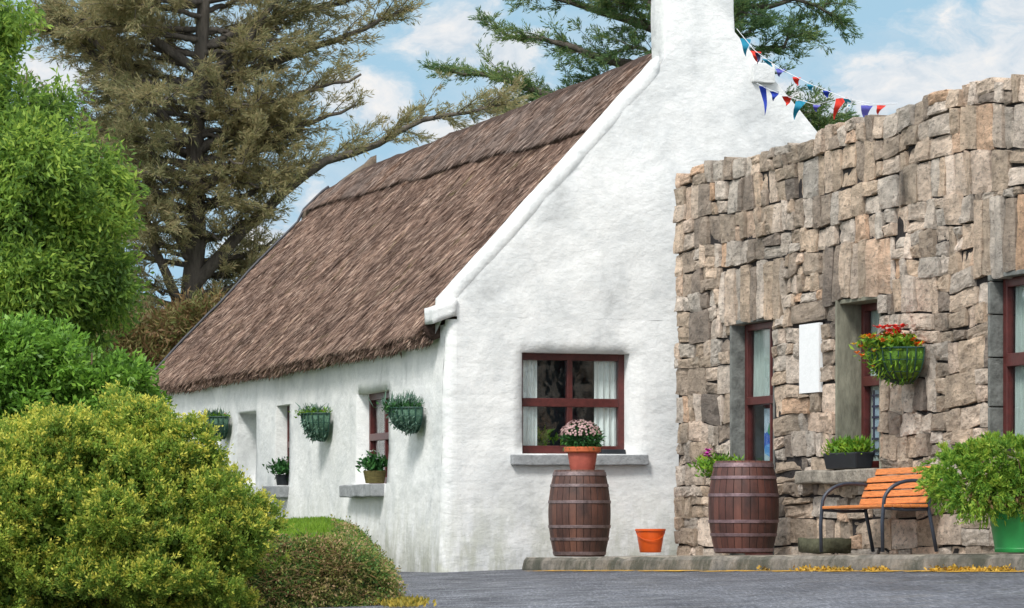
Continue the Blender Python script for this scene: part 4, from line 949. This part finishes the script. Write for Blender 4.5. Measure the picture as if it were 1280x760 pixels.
def leafy(name, blobs, label, cat, m_, n, L_, W_, lo=.55, hi=1.06, hole=.30, hs=1.4, per=22, cl=.12, droop=0., trunk=None, group=None, lumps=None):
    if lumps:
        main = blobs; blobs = [(c_, tuple(k * .86 for k in r_)) for c_, r_ in main]; Ps, ns = blob_pts(main, lumps[0], .9, 1.05)
        for p, d in zip(Ps, ns):
            if d[1] < .45: q = random.uniform(*lumps[1:]); blobs = blobs + [(tuple(p + d * q * random.uniform(-.3, .5)), (q, q, q * random.uniform(.6, 1.1)))]
    c0 = np.mean([b_[0] for b_ in (main if lumps else blobs)], axis=0); t_ = thing(name, (c0[0], c0[1], -.3), label, cat, group)
    P, nn_ = blob_pts(blobs, n, lo, hi); PP = []; DD = []
    for p, d in zip(P, nn_):
        if fbm(p[0] * hs, p[1] * hs, p[2] * hs, 2) > hole: continue
        ax = np.array(d) * .8 + RNG.normal(0, .5, 3) + np.array((0, 0, -droop)); ax /= np.linalg.norm(ax)
        s = np.linspace(0, 1, per)[:, None]; PP.append(p + ax * cl * 1.6 * s + RNG.normal(0, cl * .38, (per, 3))); DD.append(ax * .8 + RNG.normal(0, .6, (per, 3)))
    leaf_mesh('crown' if trunk else 'foliage', np.concatenate(PP), np.concatenate(DD), L_, W_, m_, t_)
    mb = MB()
    if trunk:
        b0 = Vector((c0[0], c0[1], -.3)); tp = Vector(trunk); mb.tube([b0, b0.lerp(tp, .35) + Vector((.08, 0, 0)), b0.lerp(tp, .7), tp], [.16, .13, .09, .03], 10)
        for b_ in blobs[:16]: q = Vector(b_[0]); s_ = b0.lerp(tp, random.uniform(.35, .7)); mb.tube([s_, s_.lerp(q, .5) + UZ * .15, q], [.06, .04, .015], 6)
        mb.build('trunk', M['bark'], t_, smooth=True)
    else:
        for b_ in blobs[:16]: q = Vector(b_[0]); b0 = Vector((c0[0] + random.uniform(-.2, .2), c0[1], -.3)); mb.tube([b0, b0.lerp(q, .5) + Vector((.05, 0, .1)), q], [.03, .022, .008], 6)
        mb.build('stem', M['stem'], t_, smooth=True)
    return t_
Y1 = 37.5
leafy('ash_tree', [px_blob(a[0] - (22 if a[0] > 0 else 8), a[1], a[2] * .9, a[3] * .9, Y1 + dy, rd=a[2] * .0085) for *a, dy in ((60, 250, 85, 75, 0), (15, 170, 55, 60, .3), (85, 175, 42, 45, .2), (138, 280, 40, 50, -.2), (75, 350, 85, 70, .2), (10, 330, 90, 110, -.4), (-40, 200, 80, 130, 0), (-18, 60, 36, 60, .2), (112, 385, 40, 42, 0), (45, 310, 55, 45, -.7), (60, 230, 45, 35, -.8), (-60, 420, 120, 120, 0), (20, 440, 90, 60, .3), (155, 250, 22, 26, 0), (115, 215, 30, 30, 0), (160, 320, 22, 30, 0))],
      'bright green leafy tree at the far left edge with drooping foliage', 'tree', M['f_tree'], 10500, .10, .032, lo=.72, hi=1.16, lumps=(110, .16, .42), hole=.07, hs=1.7, per=30, cl=.17, droop=.6, trunk=at(40, 120, Y1))
Y2 = 29.5
leafy('laurel_shrub', [px_blob(*a, Y2, rd=a[2] * .006) for a in ((45, 475, 78, 52), (120, 488, 42, 34), (90, 455, 40, 30), (0, 520, 80, 60), (60, 530, 90, 50), (140, 520, 40, 30), (40, 435, 26, 22))],
      'glossy dark green shrub with lilac flowers between the tree and the conifer bush', 'shrub', M['f_rhodo'], 3800, .075, .028, lo=.72, hole=.3, hs=2, per=20, cl=.08, lumps=(70, .10, .24))
sh = [o for o in C.objects if o.name == 'laurel_shrub'][0]; blooms(sh, [at(122, 467, Y2 - .3), at(125, 470, Y2 - .32), at(119, 470, Y2 - .3)], .035, M['fl_lilac']); blooms(sh, [at(168, 474, Y2 - .2), at(172, 476, Y2 - .2), at(165, 477, Y2 - .2)], .03, M['fl_lilac'])
Y3 = 52
leafy('dry_bush', [px_blob(a[0] + 6, a[1] + 16, a[2] * .85, a[3] * .8, Y3, rd=a[2] * .011) for a in ((205, 425, 75, 42), (160, 460, 70, 50), (250, 400, 50, 32), (215, 480, 90, 60), (120, 430, 60, 50))],
      'dry orange brown bush behind the low end of the thatched roof', 'bush', M['f_dry'], 2400, .16, .03, hole=.35, hs=.8, per=20, cl=.2)
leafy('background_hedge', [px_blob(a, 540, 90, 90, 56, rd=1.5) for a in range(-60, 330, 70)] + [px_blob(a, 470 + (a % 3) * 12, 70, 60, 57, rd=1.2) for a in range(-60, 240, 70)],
      'dark unclipped hedge behind the cottage and trees', 'hedge', M['f_back'], 5200, .16, .06, hole=.5, per=20, cl=.25)

# conifers built limb by limb
def conifer(name, label, Yc, trunk, limbs, extra, m_, per_m=7.0, twl=.9, seed=1, leafL=.12, leafW=.026, group=None, dens=1.0):
    rnd = random.Random(seed); base = at(trunk[0][0], 645, Yc); t_ = thing(name, (base.x, Yc, -.5), label, 'tree', group)
    mb = MB(); tp = [at(x, y, Yc) for x, y in trunk]; tp[0].z = -.5; mb.tube(tp, [r for r in np.linspace(extra['r'], extra['r'] * .4, len(tp))], 12)
    PP = []; DD = []
    def limb(pts, r0, leaf_from=.22, spread=1.0):
        n = 14; C_ = []
        for i in range(n + 1):
            f = i / n * (len(pts) - 1); k = min(int(f), len(pts) - 2); p = pts[k].lerp(pts[k+1], f - k)
            w_ = i / n; p = p + Vector((fbm(p.z, i * .4, seed), fbm(p.x, i * .4, seed + 3), fbm(i * .5, p.x, seed + 7))) * .16 * w_; C_.append(p)
        mb.tube(C_, [r0 * (1 - .85 * i / n) + .008 for i in range(n + 1)], 6, False)
        ln = sum((b_ - a).length for a, b_ in zip(C_, C_[1:])); m0 = int(ln * per_m * dens)
        for q in range(m0):
            s = leaf_from + (1 - leaf_from) * rnd.random() ** .85; f = s * n; k = min(int(f), n - 1); p = C_[k].lerp(C_[k+1], f - k); ax = (C_[k+1] - C_[k]).normalized()
            side = ax.cross(UZ); side = side.normalized() if side.length > .05 else Vector((1, 0, 0)); side *= rnd.choice((-1, 1))
            dr = (ax * rnd.uniform(.35, 1.0) + side * rnd.uniform(.2, 1.0) + UZ * rnd.gauss(.10, .28)).normalized(); tl = twl * rnd.uniform(.45, 1.2) * (1.15 - .6 * s) * spread
            tw = [p, p + dr * tl * .5 + UZ * .03, p + dr * tl - UZ * .04 * tl]; mb.tube(tw, [.013, .008, .003], 4, False)
            for g_ in range(int(4 + tl * 13)):
                a = rnd.random() ** .8; c_ = p + dr * tl * a; sd_ = (dr * .8 + Vector((rnd.gauss(0, .6), rnd.gauss(0, .6), rnd.gauss(0.05, .35)))).normalized(); sl = rnd.uniform(.10, .26)
                mm = 13; ss = np.linspace(0, 1, mm)[:, None]; PP.append(np.array(c_) + np.array(sd_) * sl * ss + RNG.normal(0, .018, (mm, 3))); DD.append(np.array(sd_) + RNG.normal(0, .30, (mm, 3)))
    for L_ in limbs:
        pts = [at(x, y, Yc + dy) for x, y, dy in L_[1]]; limb(pts, L_[0])
    for k in range(extra['n']):
        f = rnd.random(); y0 = extra['y0'] + (extra['y1'] - extra['y0']) * f; x0 = np.interp(y0, [p[1] for p in trunk[::-1]], [p[0] for p in trunk[::-1]])
        sgn = rnd.choice((-1, 1)); ln = rnd.uniform(*extra['len']) * (extra['lf'] if sgn < 0 else extra['rf']); az = rnd.uniform(-1.2, 1.2); rise = rnd.uniform(*extra['rise'])
        dx = sgn * ln * math.cos(az); dyy = ln * math.sin(az) * Yc / F
        limb([at(x0, y0, Yc), at(x0 + dx * .5, y0 - rise * ln * .35, Yc + dyy * .5), at(x0 + dx, y0 - rise * ln, Yc + dyy)], .05)
    leaf_mesh('crown', np.concatenate(PP), np.concatenate(DD), leafL, leafW, m_, t_)
    mb.build('trunk', M['bark'], t_, smooth=True); print(name, sum(len(p) for p in PP)); return t_
conifer('cypress_tree', 'tall olive brown cypress with open drooping branches left of the thatched roof', 58,
    [(228, 645), (232, 420), (246, 300), (244, 190), (250, 90), (256, -20), (262, -150)],
    [(.13, [(246, 330, 0), (190, 240, -.4), (130, 60, -.5), (60, 0, -.5)]), (.11, [(232, 400, 0), (190, 300, -.6), (165, 200, -.9)]), (.10, [(246, 190, 0), (150, 90, -.4), (60, 30, -.3), (-30, 10, 0)]),
     (.12, [(250, 110, 0), (310, 50, -.3), (370, -30, -.4)]), (.10, [(250, 120, 0), (330, 80, .3), (430, 50, .4), (515, 12, .4)]), (.09, [(246, 190, 0), (340, 130, -.3), (450, 92, -.3)]), (.10, [(246, 240, 0), (330, 180, -.4), (440, 130, -.5)]),
     (.13, [(240, 360, 0), (300, 290, -.2), (370, 225, -.3), (450, 185, -.3), (535, 150, -.3), (610, 132, -.2)]), (.08, [(246, 260, 0), (310, 245, -.4), (380, 200, -.5)]), (.07, [(240, 330, 0), (300, 320, .3), (345, 300, .3)]),
     (.07, [(250, 60, 0), (350, 20, .3), (480, -10, .3)]), (.08, [(256, 0, 0), (360, -20, 0), (470, -50, 0)]), (.07, [(246, 230, 0), (190, 200, .5), (120, 180, .6)]), (.07, [(232, 400, 0), (280, 380, -.3), (310, 345, -.3)]),
     (.09, [(250, 90, 0), (150, 20, -.3), (40, 40, -.2), (-20, 60, 0)]), (.07, [(235, 390, 0), (180, 370, -.3), (130, 350, -.2)])],
    {'r': .22, 'n': 120, 'y0': -120, 'y1': 430, 'len': (80, 225), 'lf': .95, 'rf': .56, 'rise': (-.15, .5)}, M['f_cyp'], seed=5, per_m=5.2, twl=1.3, leafL=.11, leafW=.017, dens=1.18)
conifer('pine_tree', 'green spreading pine rising behind the ridge and white chimney', 66,
    [(835, 645), (832, 300), (828, 150), (830, 60), (832, -60), (838, -160)],
    [(.12, [(828, 160, 0), (760, 140, -.3), (690, 120, -.5), (620, 95, -.4), (560, 90, -.3)]), (.11, [(830, 90, 0), (760, 75, -.4), (700, 55, -.5), (620, 42, -.3)]), (.10, [(830, 40, 0), (770, 20, 0), (690, -2, 0), (650, -10, 0)]),
     (.10, [(828, 190, 0), (760, 165, .3), (690, 150, .3), (610, 140, .3)]), (.09, [(828, 130, 0), (780, 110, .6), (730, 92, .8)]), (.09, [(830, 60, 0), (900, 70, .3), (960, 62, .3), (1010, 40, .2)]), (.08, [(832, 0, 0), (920, 10, 0), (1000, 0, 0), (1045, 15, 0)]),
     (.09, [(830, 110, 0), (920, 110, .4), (985, 130, .4), (1030, 150, .3)]), (.08, [(828, 170, 0), (930, 150, .2), (1000, 155, .2), (1045, 148, .2)]), (.07, [(830, 20, 0), (780, -20, .5), (720, -40, .5)]), (.09, [(830, 90, 0), (900, 50, -.2), (960, 30, -.3)]),
     (.07, [(832, -30, 0), (900, -40, 0), (980, -30, 0)])],
    {'r': .28, 'n': 22, 'y0': -100, 'y1': 170, 'len': (90, 190), 'lf': .95, 'rf': .8, 'rise': (.0, .35)}, M['f_pine'], seed=9, per_m=6.0, twl=1.15, leafL=.11, leafW=.020, dens=1.3)
